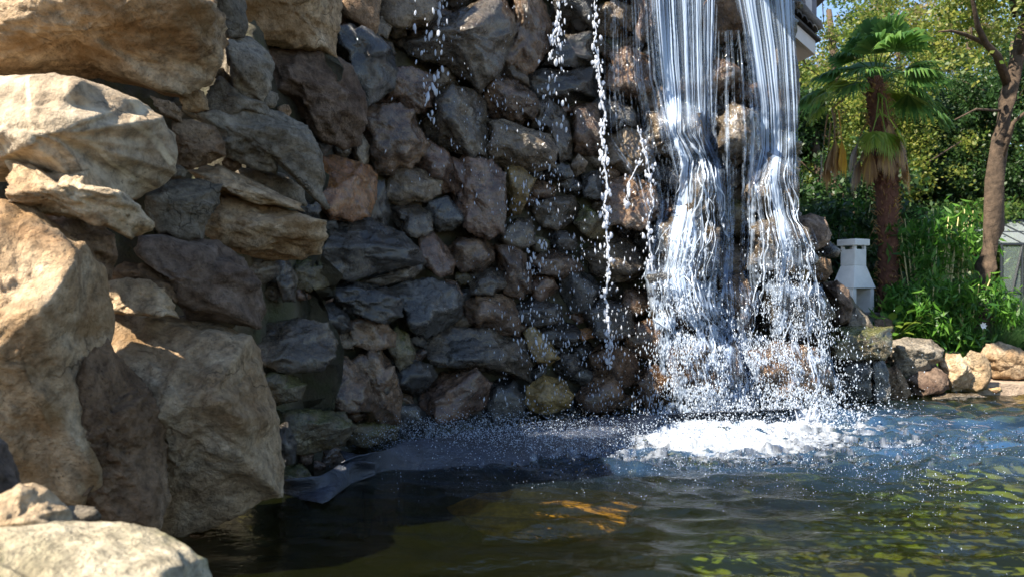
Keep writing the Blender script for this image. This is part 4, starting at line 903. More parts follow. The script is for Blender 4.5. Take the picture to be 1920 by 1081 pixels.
# splashes thrown up from the foam and spray flecks over the pond
def pond_pts(cx, cy, sx, sy, n, zmax, s0, s1, zo=0.):
    x = RNG.normal(cx, sx, n); y = RNG.normal(cy, sy, n).clip(752, 1075); dp = CH * F / (y - 540.5)
    C = np.stack([(x - 960) / F * dp, dp, RNG.exponential(zmax, n) + RNG.random(n) * zo], 1); s = (s0 + (s1 - s0) * RNG.random(n) ** 3) * dp / F / 2
    ok = (sdist(POND, C[:, :2]) > 0); return C[ok], s[ok]
CC = []; SS = []
for a in [(1330, 815, 70, 14, 5200, .05, 1., 4.5), (1500, 790, 70, 12, 3000, .06, 1.2, 5.5), (980, 842, 170, 14, 9000, .03, .8, 2.8, .17), (900, 850, 120, 10, 3000, .02, .8, 2.4, .15), (1330, 822, 75, 15, 5000, .03, .8, 3.), (1500, 840, 200, 26, 2600, .01, .9, 3.), (1700, 860, 160, 45, 1100, .008, .8, 2.6), (1200, 890, 300, 22, 800, .008, .8, 2.4), (1450, 770, 120, 14, 3000, .14, .9, 3.2), (1800, 900, 120, 60, 500, .006, .9, 3.2)]:
    C, S = pond_pts(*a); CC.append(C); SS.append(S)
o = link('splash_drops', drop_mesh(np.vstack(CC), np.concatenate(SS), 'splash', M['spray'], 1.1)); tag(o, 'small bright drops leaping and floating over the pond surface', kind='stuff')
mb = MB()
for k in range(30):   # pointed crown jets
    x = random.gauss(1505, 55) if k < 30 else random.gauss(1340, 90); y = random.uniform(786, 803); dp = CH * F / (y - 540.5); b = P(x, y, dp); b.z = 0
    h = random.uniform(.03, .13) * (1.4 if abs(x - 1505) < 20 else .8); lx, ly = random.uniform(-.4, .4) * h, random.uniform(-.3, .2) * h
    mb.tube([b, b + Vector((lx * .3, ly * .3, h * .4)), b + Vector((lx * .7, ly * .7, h * .8)), b + Vector((lx, ly, h))], [h * .16, h * .09, h * .045, h * .008], 7, .4)
o = mb.build('splash_crown', M['drop'], smooth=True); tag(o, 'pointed white splash crowns rising out of the foam', kind='stuff')

# ------------------------------------------------------------------ plants
def leaf_cloud(centers, n_per, spread, size, name, mat, parent, aspect=.55, droop=0., flat=.75, normal_up=.35):
    """leaf-sized folded blades round cluster centres"""
    centers = np.asarray(centers, float); n = len(centers) * n_per
    C = np.repeat(centers, n_per, 0) + RNG.normal(size=(n, 3)) * np.array([1, 1, flat]) * spread * RNG.uniform(.4, 1.1, (n, 1))
    a = RNG.normal(size=(n, 3)); a[:, 2] -= droop; a /= np.linalg.norm(a, axis=1)[:, None]
    u = RNG.normal(size=(n, 3)); u[:, 2] += normal_up; b = np.cross(a, u); b /= np.linalg.norm(b, axis=1)[:, None] + 1e-9
    s = size * RNG.uniform(.6, 1.3, (n, 1)); w = s * aspect * .5; nn = np.cross(a, b) * s * .08
    V = np.stack([C - a * s * .5, C + b * w + nn, C + a * s * .5, C - b * w + nn], 1).reshape(-1, 3)
    Fa = np.arange(n * 4).reshape(-1, 4)
    o = link(name, fast_mesh(name, V, Fa, mat), parent); return o
def tree(x, y, h, trunk_r, crown_r, crown_h, mat, label, n_cl=240, n_per=60, leaf=.085, seed=1, lean=0, group='trees behind the pond', z0=.25, crown_lo=.3, name='tree'):
    rg = random.Random(seed); t = empty(name, (x, y, z0), label, 'tree', group); mb = MB()
    pts = []; rad = []
    for k in range(9):
        f = k / 8; pts.append(Vector((lean * f * h + .12 * math.sin(f * 5 + seed), .1 * math.sin(f * 4 + seed * 2), f * h * .85))); rad.append(trunk_r * (1.25 if k == 0 else 1 - .75 * f))
    mb.tube(pts, rad, 9, .12); mb.build('trunk', M['bark'], t, smooth=True)
    mb = MB(); cl = []
    for k in range(20):
        f = rg.uniform(.3, .95); i = int(f * 8); b = pts[i]; a = rg.uniform(0, 6.28); ln = crown_r * rg.uniform(.5, 1.05) * (1.2 - f * .6)
        e = b + Vector((math.cos(a) * ln, math.sin(a) * ln, ln * rg.uniform(.2, .8))); m_ = (b + e) / 2 + Vector((rg.uniform(-.15, .15), rg.uniform(-.15, .15), rg.uniform(-.1, .2)))
        mb.tube([b, m_, e], [trunk_r * .35 * (1.1 - f), trunk_r * .2 * (1.1 - f), trunk_r * .06], 5)
        for q_ in range(3):
            cl.append(b.lerp(e, rg.uniform(.5, 1.1)) + Vector([rg.gauss(0, .25) for _ in range(3)]))
    mb.build('branches', M['bark'], t, smooth=True)
    while len(cl) < n_cl:
        v = Vector([rg.gauss(0, 1) for _ in range(3)]); v = v.normalized() * rg.random() ** .4
        f = Vector((v.x * crown_r, v.y * crown_r, h * (crown_lo + 1) / 2 + v.z * h * (1 - crown_lo) / 2)); f.x += lean * f.z
        if perlin(np.array([[f.x * .55 + seed, f.y * .55, f.z * .55]]))[0] > -.02 and perlin(np.array([[f.x * 1.3 + seed, f.y * 1.3, f.z * 1.3]]))[0] > -.12: cl.append(f)
    leaf_cloud(cl, n_per, crown_r * .05 + .07, leaf, 'crown', mat, t)
    return t
def wpt(px, d): return (px - 960) / F * d
TR = [
 (1560, 15, 9, 'leaf_b', 'bright yellow green tree just right of the waterfall, behind the palm', 2.3, 11),
 (1500, 19, 11, 'leaf_a', 'mid green tree rising behind the top of the waterfall', 3., 12),
 (1690, 21, 11.5, 'leaf_c', 'tall olive and tan leaved tree behind the palm crown', 2.7, 13),
 (1820, 19, 10.5, 'leaf_b', 'yellow green tree between the palm and the thick leaning trunk', 2.4, 14),
 (1950, 22, 12, 'leaf_b', 'tall yellow green tree at the right picture edge in the distance', 3., 15),
 (1760, 27, 9, 'leaf_a', 'distant green tree whose crown shows low between the nearer ones', 3.4, 16),
 (1650, 17, 7.2, 'leaf_d', 'dark evergreen tree standing behind the palm trunk', 1.7, 21),
 (1885, 16, 8.5, 'leaf_d', 'dark evergreen tree behind the thick leaning trunk', 1.6, 22),
 (1770, 18, 6.8, 'leaf_d', 'dark rounded evergreen behind the sunlit bamboo canes', 1.5, 23),
 (1535, 13, 5.2, 'leaf_d', 'dark narrow evergreen close to the right edge of the waterfall', .9, 24),
 (2150, 18, 10, 'leaf_a', 'green tree beyond the right picture edge', 3., 17),
 (2500, 17, 10, 'leaf_b', 'tree further beyond the right picture edge', 3., 18),
 (1330, 22, 10, 'leaf_a', 'tree hidden behind the rock wall and the falls', 3., 19),
]
for px, d, h, mt, lab, cr, sd_ in TR:
    inview = 1480 < px < 1960
    tree(wpt(px, d), d, h * .82, .2, cr, h, M[mt], lab, n_cl=420 if inview else 200, n_per=95 if inview else 50, leaf=.095 if d > 16 else .08, seed=sd_, crown_lo=.1)
# dark shrub bank under the trees
SH = [(1530, 10.8, 1.9, 1.0, 'leaf_d', 'dark evergreen bush directly right of the falls, behind the fireplace'),
      (1600, 12.5, 2.7, 1.3, 'leaf_d', 'tall dark evergreen bush behind the white fireplace'),
      (1700, 13.5, 2.2, 1.2, 'leaf_d', 'dark bush behind the palm trunk'),
      (1800, 14, 2.3, 1.4, 'leaf_a', 'green bush behind the bamboo canes'),
      (1900, 15, 1.9, 1.5, 'leaf_a', 'green bush behind the greenhouse'),
      (2020, 14, 2.4, 1.6, 'leaf_d', 'dark bush beyond the right picture edge')]
for k, (px, d, h, r, mt, lab) in enumerate(SH):
    t = empty('bush', (wpt(px, d), d, .27), lab, 'bush', 'bushes behind the terrace'); rg = random.Random(k)
    cl = []; mb = MB()
    for q_ in range(130):
        a = rg.uniform(0, 6.28); f = rg.random() ** .5; z = rg.uniform(.05, 1) * h; rr = r * f * (1.1 - .5 * z / h); cl.append((math.cos(a) * rr, math.sin(a) * rr, z))
    for q_ in range(8):
        a = rg.uniform(0, 6.28); mb.tube([(0, 0, 0), (math.cos(a) * r * .3, math.sin(a) * r * .3, h * .45), (math.cos(a) * r * .5, math.sin(a) * r * .5, h * .85)], [.03, .02, .008], 5)
    mb.build('stems', M['bark'], t); leaf_cloud(cl, 70, .17, .1, 'foliage', M[mt], t)
# the thick leaning tree on the right
def near_tree():
    d = 9.2; t = empty('leaning_tree', (*P(1860, 0, d)[:2], .28), 'thick brown leaning tree trunk with forked dark branches near the right edge', 'tree'); o = t.location
    path = [(1835, 560, 30), (1848, 500, 26), (1862, 430, 24), (1865, 340, 22), (1875, 260, 20), (1888, 190, 20), (1903, 130, 18), (1918, 60, 15), (1935, -20, 13), (1950, -160, 10)]
    mb = MB(); pts = [P(1828, 655, d)] + [P(x, y, d) for x, y, r in path]; mb.tube([p - o for p in pts], [36 * d / F] + [r * .72 * d / F for x, y, r in path], 14, .14); mb.build('trunk', M['bark'], t, smooth=True)
    for br, r0 in (([(1890, 160), (1870, 105), (1848, 82), (1833, 50), (1822, -10), (1815, -80)], 9), ([(1848, 82), (1810, 65), (1782, 58), (1760, 60)], 5), ([(1906, 110), (1925, 70), (1950, 40)], 8), ([(1905, 30), (1895, -10), (1880, -60)], 6), ([(1868, 330), (1900, 230), (1935, 200)], 6), ([(1880, 208), (1830, 205), (1790, 225)], 3)):
        mb = MB(); mb.tube([P(x, y, d - .15 * k) - o for k, (x, y) in enumerate(br)], [max(r0 * (1 - k / len(br)), 1.2) * d / F for k in range(len(br))], 7, .12); mb.build('branch', M['bark'], t, smooth=True)
    rg = random.Random(3); cl = []
    for q_ in range(120):
        x, y = rg.gauss(1860, 75), rg.gauss(-20, 75)
        if y > 150 or (x < 1760): continue
        cl.append(P(x, y, d + rg.uniform(-.5, .9)) - o)
    leaf_cloud(cl, 46, .13, .075, 'crown', M['leaf_b'], t)
near_tree()
# fan palm
def fan_frond(parent, base, tip_dir, ln, mat, nseg=26, droop=.35, name='frond', R=None, spread=2.6, close=1.):
    """petiole from base, then a pleated fan of narrow blades"""
    base = Vector(base); dr = Vector(tip_dir).normalized(); pet = ln * .9
    hub = base + dr * pet + Vector((0, 0, -pet * .15))
    mb = MB(); mb.tube([base, base + dr * pet * .5 + Vector((0, 0, .02)), hub], [.012, .009, .006], 5, cap=False); V = mb.v; Fs = mb.f
    side = dr.cross(Vector((0, 0, 1)));
    side = Vector((1, 0, 0)) if side.length < .1 else side.normalized()
    up = side.cross(dr).normalized(); d0 = (dr + Vector((0, 0, -droop * .8))).normalized()
    for k in range(nseg):
        f = k / (nseg - 1) - .5; a = f * spread * close
        dd_ = (d0 * math.cos(a) + side * math.sin(a)).normalized(); L_ = ln * (1 - .35 * abs(f) * 2 * .6) * random.uniform(.88, 1.06)
        w = L_ * .052; wv = dd_.cross(up).normalized() * w; pl = up * .012 * (1 if k % 2 else -1)
        p0 = hub; p1 = hub + dd_ * L_ * .5 + pl + Vector((0, 0, -droop * L_ * .1)); p2 = hub + dd_ * L_ * .8 + Vector((0, 0, -droop * L_ * .32)); p3 = hub + dd_ * L_ * .98 + Vector((0, 0, -droop * L_ * random.uniform(.55, .95)))
        b = len(V); V += [tuple(p0), tuple(p1 + wv), tuple(p1 - wv), tuple(p2 + wv * .7), tuple(p2 - wv * .7), tuple(p3)]
        Fs += [(b, b + 1, b + 2), (b + 1, b + 3, b + 4, b + 2), (b + 3, b + 5, b + 4)]
    mb.v = V; mb.f = Fs; return mb.build(name, mat, parent)
def palm():
    d = 9.8; base = P(1668, 650, d); base.z = .27; t = empty('fan_palm', base, 'tall fan palm with shaggy reddish trunk and a skirt of dead brown fronds', 'palm tree')
    path = [(1666, 655, 21), (1665, 560, 19), (1665, 480, 18), (1664, 400, 20), (1662, 350, 22), (1658, 290, 24), (1650, 230, 20), (1643, 180, 19), (1640, 145, 14)]
    pts = []; rad = []
    for k in range(60):
        f = k / 59 * (len(path) - 1); i = min(int(f), len(path) - 2); g = f - i; x, y, r = [path[i][q] * (1 - g) + path[i + 1][q] * g for q in range(3)]
        pts.append(P(x, y, d) - base); rad.append(r * .86 * d / F * (1 + .14 * (k % 2)) )
    mb = MB(); mb.tube(pts, rad, 16, .12); mb.build('trunk', M['palmbark'], t, smooth=True)
    # fibres and leaf-base stubs on the trunk
    mb = MB()
    for k in range(420):
        i = random.randrange(1, 58); a = random.uniform(0, 6.28); r = rad[i]; c = pts[i] + Vector((math.cos(a) * r, math.sin(a) * r, random.uniform(-.03, .03)))
        o_ = Vector((math.cos(a), math.sin(a), 0)); l_ = random.uniform(.03, .09); mb.tube([c, c + o_ * l_ * .5 + Vector((0, 0, l_ * .4)), c + o_ * l_ + Vector((0, 0, l_ * random.uniform(-.6, 1)))], [.01, .007, .002], 4)
    s_ = mb.build('trunk_fibre', M['frond_dead'], t); s_['kind'] = 'stuff'
    top = P(1642, 160, d) - base; rg = random.Random(9)
    # live crown
    spec = [(-115, .12, .75), (-100, .42, .6), (-75, .75, .55), (-55, 1.1, .6), (-30, 1.35, .62), (0, 1.5, .66), (25, 1.3, .62), (50, 1.0, .6), (75, .7, .6), (95, .35, .66), (110, .05, .7), (-135, .3, .5), (-160, .7, .55), (170, .9, .6), (150, .6, .55), (130, .2, .55), (40, .4, .6), (-40, .35, .55), (10, .8, .6), (-20, 1.0, .55), (60, -.1, .5), (-60, -.1, .55)]
    for az, el, ln in spec:
        a = math.radians(az); dr = Vector((math.sin(a) * math.cos(el), -math.cos(a) * math.cos(el) * .9, math.sin(el)))
        fan_frond(t, top + Vector((0, 0, rg.uniform(-.05, .1))), dr, ln * rg.uniform(.78, 1.0), M['frond'] if rg.random() < .75 else M['frond_y'], droop=.5)
    for px, py, dx, dz, m_, ln in ((1560, 165, -1, -.25, 'frond_y', .42), (1548, 190, -1, -.6, 'frond_y', .4), (1655, 225, .1, -.9, 'frond_y', .5), (1642, 228, -.5, -.8, 'frond_y', .45), (1668, 226, .7, -.8, 'frond_y', .42), (1740, 195, .7, -.6, 'frond', .45), (1750, 205, 1., -.5, 'frond', .38)):
        hub = P(px, py, d - .35) - base; st = top + Vector((0, -.05, -.1)); dr = Vector((dx, -.35, dz)).normalized()
        mb = MB(); mb.tube([st, (st + hub) / 2 + Vector((0, -.05, .08)), hub], [.012, .01, .007], 5); pt = mb.build('petiole', M['frond_y'], t)
        fan_frond(t, hub - dr * ln * .3, dr, ln * .62, M[m_], droop=.5, spread=2.9)
    # skirt of dead fronds hanging against the trunk
    for k in range(20):
        a = rg.uniform(0, 6.28); i = rg.randrange(40, 49); st = pts[i]; dr = Vector((math.cos(a) * .62, math.sin(a) * .62, -1))
        fan_frond(t, st + Vector((math.cos(a) * rad[i], math.sin(a) * rad[i], 0)), dr, rg.uniform(.22, .34), M['frond_dead'], 14, droop=.8, name='dead_frond', spread=1.0)
    fan_frond(t, P(1690, 250, d - .1) - base, Vector((.15, -.1, -1)), .34, M['frond_gold'], 12, droop=.6, name='dead_frond', spread=.7)
    for k, (px, py) in enumerate(((1560, 205), (1552, 215), (1566, 212), (1558, 230), (1572, 208))):
        fan_frond(t, P(px, py, d - .2) - base, Vector((rg.uniform(-.15, .15), rg.uniform(-.2, .1), -1)), .36, M['frond_dead'] if k < 4 else M['frond_gold'], 14, droop=.6, name='dead_frond', spread=.75)
    mb = MB(); mb.tube([top, (top + P(1560, 190, d - .2) - base) / 2 + Vector((0, 0, .05)), P(1560, 205, d - .2) - base], [.014, .012, .01], 5); mb.build('petiole', M['frond_dead'], t)
palm()
# bamboo clumps
def bamboo(px, d, h, nc, spread, label, seed, leaf_lo=.0, canes_mat='cane', n_leaf=2600, ll=.16, name='bamboo_clump'):
    rg = random.Random(seed); t = empty(name, (wpt(px, d), d, .27), label, 'bamboo', 'bamboo clumps on the terrace'); cl = []
    for k in range(nc):
        a = rg.uniform(0, 6.28); r = rg.random() * spread * .45; b = Vector((math.cos(a) * r, math.sin(a) * r, 0)); hh = h * rg.uniform(.7, 1.05); e = b + Vector((math.cos(a) * spread * rg.uniform(.2, .6), math.sin(a) * spread * .4, hh))
        m_ = b.lerp(e, .5) + Vector((0, 0, .05 * hh)); mb = MB(); mb.tube([b, m_, e], [.013, .011, .005], 6); mb.build('cane', M[canes_mat], t, smooth=True)
        for q_ in range(14):
            f = rg.uniform(leaf_lo, 1); cl.append(b.lerp(e, f) + Vector([rg.gauss(0, spread * .18) for _ in range(3)]))
    leaf_cloud(cl, max(1, n_leaf // len(cl)), spread * .16, ll, 'foliage', M['bamboo_leaf'], t, aspect=.2, droop=.9)
bamboo(1740, 9.6, 1.7, 22, .42, 'tall bamboo clump with bare sunlit yellow canes right of the palm', 1, .78, n_leaf=1100)
bamboo(1790, 10.2, 1.95, 16, .5, 'thin high bamboo clump behind the sunlit canes', 2, .72, n_leaf=900)
bamboo(1738, 8.95, .85, 10, .55, 'low dense leafy bamboo bush right of the flowering pot', 3, .0, n_leaf=3600, ll=.15)
bamboo(1800, 9.2, .95, 10, .6, 'bright leafy bamboo bush in the middle of the terrace bed', 4, .0, n_leaf=3600, ll=.15)
bamboo(1700, 9.5, .9, 8, .45, 'dark leafy bamboo bush beside the palm foot', 5, .0, n_leaf=2600, ll=.15)
bamboo(1860, 9.4, .75, 8, .5, 'small bamboo bush at the foot of the leaning tree', 6, .0, n_leaf=2400, ll=.14)
bamboo(1585, 10.9, 2.1, 9, .6, 'dark bamboo clump in the shade right of the falls', 7, .3, n_leaf=1800)
# feathery grass clumps
def grass_clump(px, d, h, n, spread, label, seed, cat='grass', mat='reed'):
    rg = np.random.default_rng(seed); a = rg.uniform(0, 6.28, n); r = rg.random(n) * spread * .4
    b = np.stack([np.cos(a) * r, np.sin(a) * r, a * 0], 1); hh = h * rg.uniform(.6, 1.05, n); out = spread * rg.uniform(.2, 1., n)
    V = []; F_ = []; 
    for k in range(5):
        f = k / 4; c = b + np.stack([np.cos(a) * out * f ** 2, np.sin(a) * out * f ** 2, hh * (f - .25 * f ** 3)], 1); w = .0055 * (1 - f * .9); s_ = np.stack([-np.sin(a + .7), np.cos(a + .7), a * 0], 1) * w
        V.append(np.stack([c - s_, c + s_], 1))
    V = np.stack(V, 1).reshape(n, 10, 3); Fq_ = np.array([(2 * k, 2 * k + 1, 2 * k + 3, 2 * k + 2) for k in range(4)]); Fa = (Fq_[None] + (np.arange(n) * 10)[:, None, None]).reshape(-1, 4)
    o = link('grass_clump', fast_mesh('grass', V.reshape(-1, 3), Fa, M[mat]), None, (wpt(px, d), d, .27)); tag(o, label, cat, 'grass clumps on the terrace'); return o
grass_clump(1900, 9.4, 1.05, 900, .55, 'tall feathery blue green grass clump at the right picture edge', 1)
grass_clump(1870, 9.1, .62, 700, .45, 'medium feathery grass clump left of the tall one', 2)
grass_clump(1950, 9.2, .9, 700, .5, 'feathery grass clump beyond the right picture edge', 3)
grass_clump(1755, 8.85, .17, 420, .22, 'low bright green tuft at the left of the terrace edge', 4, mat='bamboo_leaf')
grass_clump(1800, 8.8, .17, 420, .24, 'low bright green tuft in the middle of the terrace edge', 5, mat='bamboo_leaf')
grass_clump(1838, 8.85, .22, 420, .28, 'low bright green tuft under the white flower', 6, mat='bamboo_leaf')
# broad-leaved potted plant
def pot_plant():
    d = 8.7; b = Vector((wpt(1672, d), d, .27)); t = empty('potted_plant', b, 'broad leaved plant in a brown clay pot beside the wall end', 'potted plant'); mb = MB(); n = 20
    prof = [(.07, 0), (.1, .02), (.125, .2), (.14, .22), (.14, .26), (.12, .26), (.11, .22), (0.01, .21)]
    V = [(math.cos(2 * math.pi * k / n) * r, math.sin(2 * math.pi * k / n) * r, z) for r, z in prof for k in range(n)]
    Fs = [(j * n + k, j * n + (k + 1) % n, (j + 1) * n + (k + 1) % n, (j + 1) * n + k) for j in range(len(prof) - 1) for k in range(n)]
    mb.add(V, Fs); mb.build('pot', M['terracotta'], t, smooth=True); rg = random.Random(2)
    for k in range(44):
        a = rg.uniform(0, 6.28); el = rg.uniform(.1, 1.3); L_ = rg.uniform(.2, .42); c = Vector((0, 0, .22)); dr = Vector((math.cos(a) * math.cos(el), math.sin(a) * math.cos(el), math.sin(el))); s_ = dr.cross(Vector((0, 0, 1))).normalized(); e = c + dr * L_; ls = rg.uniform(.1, .17); w = ls * .3; dn = Vector((0, 0, -1))
        fw = (dr + dn * .4).normalized(); V = [e, e + fw * ls * .35 + s_ * w, e + fw * ls * .4 - dn * .01, e + fw * ls * .35 - s_ * w, e + fw * ls * .75 + s_ * w * .7 + dn * .02, e + fw * ls * .75 - s_ * w * .7 + dn * .02, e + fw * ls + dn * .04]
        mb = MB(); mb.tube([c, c.lerp(e, .5) + Vector((0, 0, .02)), e], [.004, .003, .002], 4); mb.add(V, [(0, 1, 2), (0, 2, 3), (1, 4, 2), (2, 4, 5), (2, 5, 3), (4, 6, 5)]); mb.build('leaf', M[rg.choice(['bamboo_leaf', 'frond_y', 'bamboo_leaf'])], t)
pot_plant()
def flower():
    b = P(1843, 610, 8.75); t = empty('white_flower', (b.x, b.y, .27), 'single white flower head above the low green tufts', 'flower'); mb = MB()
    c = Vector((0, 0, b.z - .27)); mb.tube([(0, 0, 0), c], [.004, .003], 5); mb.build('stalk', M['cane'], t)
    for k in range(7):
        a = k * .9; dr = Vector((math.cos(a), -.3, math.sin(a))); s_ = dr.cross(Vector((0, -1, 0))) * .014; mb = MB(); mb.add([c, c + dr * .02 + s_, c + dr * .045, c + dr * .02 - s_], [(0, 1, 2, 3)]); mb.build('petal', M['white'], t)
flower()
# ------------------------------------------------------------------ white garden fireplace
def fireplace():
    d = 9.6; c = P(1600, 0, d); b = Vector((c.x, c.y, .3)); t = empty('outdoor_fireplace', b, 'white plastered garden fireplace with square chimney, cap and flared hood', 'fireplace')
    Rz = Matrix.Rotation(math.radians(28), 3, 'Z'); z = lambda py: CH + (540.5 - py) / F * d - .3
    def frust(mb, z0, z1, a0, a1):
        V = []
        for zz, a in ((z0, a0), (z1, a1)):
            for sx, sy in ((-1, -1), (1, -1), (1, 1), (-1, 1)): V.append(Rz @ Vector((sx * a[0], sy * a[1], zz)))
        mb.add(V, [(3, 2, 1, 0), (4, 5, 6, 7), (0, 1, 5, 4), (1, 2, 6, 5), (2, 3, 7, 6), (3, 0, 4, 7)])
    mb = MB(); frust(mb, z(461), z(449), (.135, .135), (.135, .135)); mb.build('cap', M['white'], t, bevel=.008)
    for sx, sy in ((-1, -1), (1, -1), (1, 1), (-1, 1)):
        mb = MB(); q_ = Rz @ Vector((sx * .085, sy * .085, (z(461) + z(468)) / 2)); mb.box(q_, (.035, .035, z(461) - z(468) + .004), Rz); mb.build('cap_post', M['white'], t)
    mb = MB(); frust(mb, z(498), z(468), (.105, .105), (.105, .105)); mb.build('chimney', M['white'], t, bevel=.006)
    mb = MB(); frust(mb, z(540), z(498), (.20, .17), (.105, .105)); mb.build('hood', M['white'], t, bevel=.008)
    # firebox: two cheeks, a back and an arched dark mouth
    zt, zb_ = z(540), z(585)
    for sx in (-1, 1):
        mb = MB(); mb.box(Rz @ Vector((sx * .16, 0, (zt + zb_) / 2)), (.06, .30, zt - zb_ - .004), Rz); mb.build('cheek', M['white'], t, bevel=.006)
    mb = MB(); mb.box(Rz @ Vector((0, .13, (zt + zb_) / 2)), (.26, .04, zt - zb_ - .004), Rz); mb.build('back', M['soot'], t)
    mb = MB(); n = 14; V = []
    for sd_ in (0, 1):
        pass
    for k in range(n + 1):
        a = math.pi * k / n; V.append(Rz @ Vector((.186 + .012, math.cos(a) * .075, zt + .012 + math.sin(a) * .11)))
        V[-1] = Rz @ Vector((.200 - .095 * (.012 + math.sin(a) * .11) / (z(498) - z(540)) + .004, math.cos(a) * .075, zt + .012 + math.sin(a) * .11))
    mb.add(V, [tuple(range(n + 1))]); mb.build('opening', M['soot'], t)
    mb = MB(); frust(mb, z(592), z(585), (.26, .22), (.26, .22)); mb.build('shelf', M['paving'], t, bevel=.006)
    mb = MB(); frust(mb, 0, z(592), (.2, .17), (.2, .17)); mb.build('base', M['white'], t, bevel=.006)
fireplace()
# ------------------------------------------------------------------ greenhouse
def greenhouse():
    d = 12.5; x0 = wpt(1878, d); x1 = wpt(2110, d); zt = CH + (540 - 402) / F * d; ze = CH + (540 - 458) / F * d; t = empty('greenhouse', (x0, d, .27), 'black framed greenhouse with pale glass at the right edge behind the trees', 'greenhouse'); o = Vector((x0, d, .27))
    m, nt, b = newmat('greenhouse glass'); b.inputs['Base Color'].default_value = (.3, .36, .38, 1); b.inputs['Roughness'].default_value = .15; b.inputs['Alpha'].default_value = .28
    W = x1 - x0; Dp = 2.4; r = .022
    def bar(a, b_, name='frame_bar'):
        mb = MB(); mb.tube([Vector(a), Vector(b_)], r, 6); mb.build(name, M['frame_black'], t)
    zt -= .27; ze -= .27
    for k in range(7):
        x = W * k / 6; bar((x, 0, 0), (x, 0, ze)); bar((x, 0, ze), (x + .0, Dp / 2, zt))
    for z in (.02, ze * .5, ze): bar((0, 0, z), (W, 0, z))
    bar((0, Dp / 2, zt), (W, Dp / 2, zt)); bar((0, 0, 0), (0, Dp, 0)); bar((0, Dp, 0), (0, Dp, ze)); bar((0, 0, ze), (0, Dp, ze)); bar((0, Dp, ze), (0, Dp / 2, zt)); bar((0, Dp, ze), (W, Dp, ze)); bar((0, 0, 0), (W * .17, 0, ze)); bar((0, Dp / 4, (ze + zt) / 2), (W, Dp / 4, (ze + zt) / 2))
    m2_, nt2, b2 = newmat('clear greenhouse wall glass'); b2.inputs['Base Color'].default_value = (.4, .5, .48, 1); b2.inputs['Roughness'].default_value = .1; b2.inputs['Alpha'].default_value = .12
    b.inputs['Base Color'].default_value = (.5, .56, .58, 1)
    for k in range(6):
        xa, xb = W * k / 6 + .03, W * (k + 1) / 6 - .03
        for z0, z1 in ((.05, ze * .5 - .03), (ze * .5 + .03, ze - .03)):
            mb = MB(); mb.box(((xa + xb) / 2, 0, (z0 + z1) / 2), (xb - xa, .006, z1 - z0)); mb.build('pane', m2_, t)
        mb = MB(); g = [(xa, .04, ze + .03), (xb, .04, ze + .03), (xb, Dp / 2 - .03, zt - .02), (xa, Dp / 2 - .03, zt - .02)]; mb.add([(a_, b_, c_) for a_, b_, c_ in g] + [(a_, b_, c_ + .006) for a_, b_, c_ in g], [(3, 2, 1, 0), (4, 5, 6, 7), (0, 1, 5, 4), (1, 2, 6, 5), (2, 3, 7, 6), (3, 0, 4, 7)]); mb.build('roof_pane', m, t)
greenhouse()
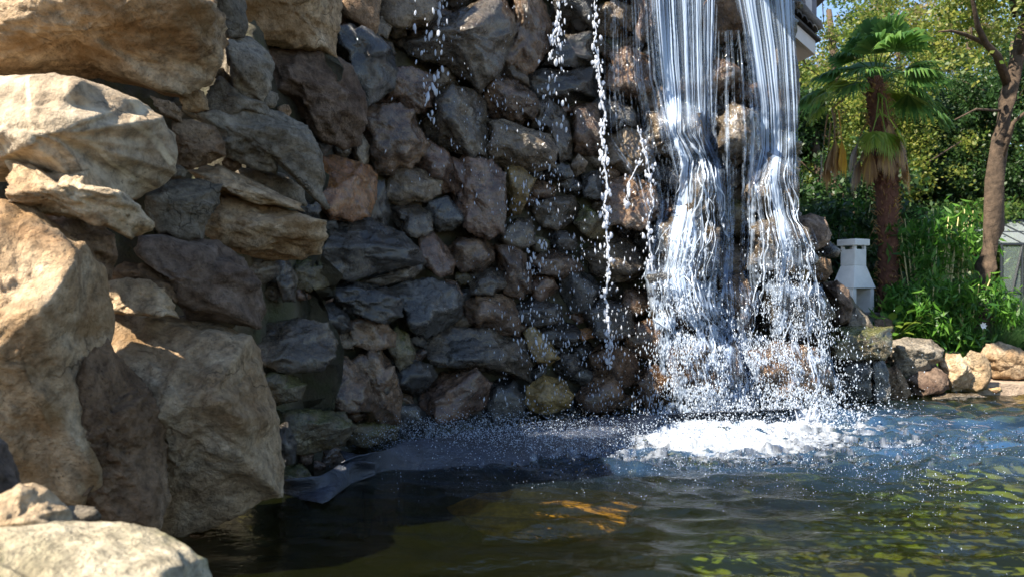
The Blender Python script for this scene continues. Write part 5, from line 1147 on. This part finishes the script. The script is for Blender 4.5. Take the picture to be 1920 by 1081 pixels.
# ------------------------------------------------------------------ garden house whose eave shows at the top
def house():
    d = 8.6; A = P(1440, 8, d - .6); B = P(1529, 88, d); t = empty('garden_house', (A.x, A.y, .3), 'garden house behind the falls, its dark tiled eave and white fascia at the top', 'house'); o = t.location
    e = (B - A).normalized(); yv = Vector((-.25, .97, 0)); 
    up = Vector((0, 0, 1))
    def prism(p, q, h, th, name, mat, offz=0):
        mb = MB(); V = []
        for w in (p, q):
            for s1, s2 in ((0, 0), (th, 0), (th, h), (0, h)): V.append(w - o + yv * s1 + up * (s2 + offz))
        mb.add(V, [(0, 1, 2, 3), (7, 6, 5, 4), (0, 4, 5, 1), (1, 5, 6, 2), (2, 6, 7, 3), (3, 7, 4, 0)]); return mb.build(name, mat, t, bevel=.004)
    A0 = A - e * 1.2
    prism(A0, B, .155, .04, 'fascia_board', M['whitewood'], -.09)
    prism(A0 + yv * .05, B + yv * .05, .05, 1.4, 'soffit', M['whitewood'], -.085)
    prism(A0 - yv * .05, B + e * .06 - yv * .05, .03, 1.5, 'roof_deck', M['tile'], .075)
    # tiles: overlapping curved courses running down the eave
    L_ = (B - A0).length; n = int(L_ / .11)
    for k in range(n + 1):
        c = A0 + e * (k * .11) - yv * .07 - o + up * (.125 + .008 * (k % 2)); mb = MB()
        pts = [c, c + yv * 1.5 + up * .0]; V = []
        for w in pts:
            for q_ in range(7):
                a = math.pi * q_ / 6; V.append(w + e * math.cos(a) * -.062 + up * math.sin(a) * .05)
            for q_ in range(7):
                a = math.pi * q_ / 6; V.append(w + e * math.cos(a) * -.05 + up * (math.sin(a) * .038 - .004))
        Fs = []
        for q_ in range(6): Fs += [(q_, q_ + 1, 14 + q_ + 1, 14 + q_), (7 + q_ + 1, 7 + q_, 21 + q_, 21 + q_ + 1), (q_, 7 + q_, 7 + q_ + 1, q_ + 1)]
        Fs += [(0, 14, 21, 7), (6, 13, 27, 20)]
        mb.add(V, Fs); mb.build('roof_tile', M['tile'] if k < n else M['lichentile'], t)
    # end ridge tile, round knob
    c = P(1534, 50, d - .05) - o; mb = MB(); mb.tube([c + Vector((-.22, 0, .26)), c + Vector((-.1, 0, .12)), c + Vector((-.0, 0, .02)), c + Vector((.03, 0, -.03))], [.045, .047, .05, .03], 12, .05); mb.build('verge_tile', M['lichentile'], t, smooth=True)
    # post and wall above the eave
    mb = MB(); mb.box(P(1514, -35, d + .1) - o, (.075, .075, .9)); mb.build('corner_post', M['whitewood'], t, bevel=.006)
    mb = MB(); mb.box(P(1523, -40, d + .16) - o, (.08, .05, .95)); mb.build('side_board', M['wallgrey'], t)
    mb = MB(); mb.box(P(1440, -60, d + .9) - o, (.85, 1.4, 1.3)); mb.build('upper_wall', M['wallgrey'], t)
    mb = MB(); mb.box(Vector((wpt(1340, 9.9), 9.9, 2.)) - o, (1.6, 1.0, 3.8)); mb.build('lower_wall', M['wallgrey'], t)
house()
# undergrowth far behind so no bare ground shows
cl = [(random.uniform(4, 26), random.uniform(24, 34), random.uniform(.3, 4.5)) for _ in range(700)]
u = leaf_cloud(cl, 40, .6, .24, 'far_hedge', M['leaf_a'], None); tag(u, 'far mass of green woodland foliage beyond the garden', kind='stuff')
print('tris', sum(len(o.data.polygons) for o in bpy.data.objects if o.type == 'MESH'))
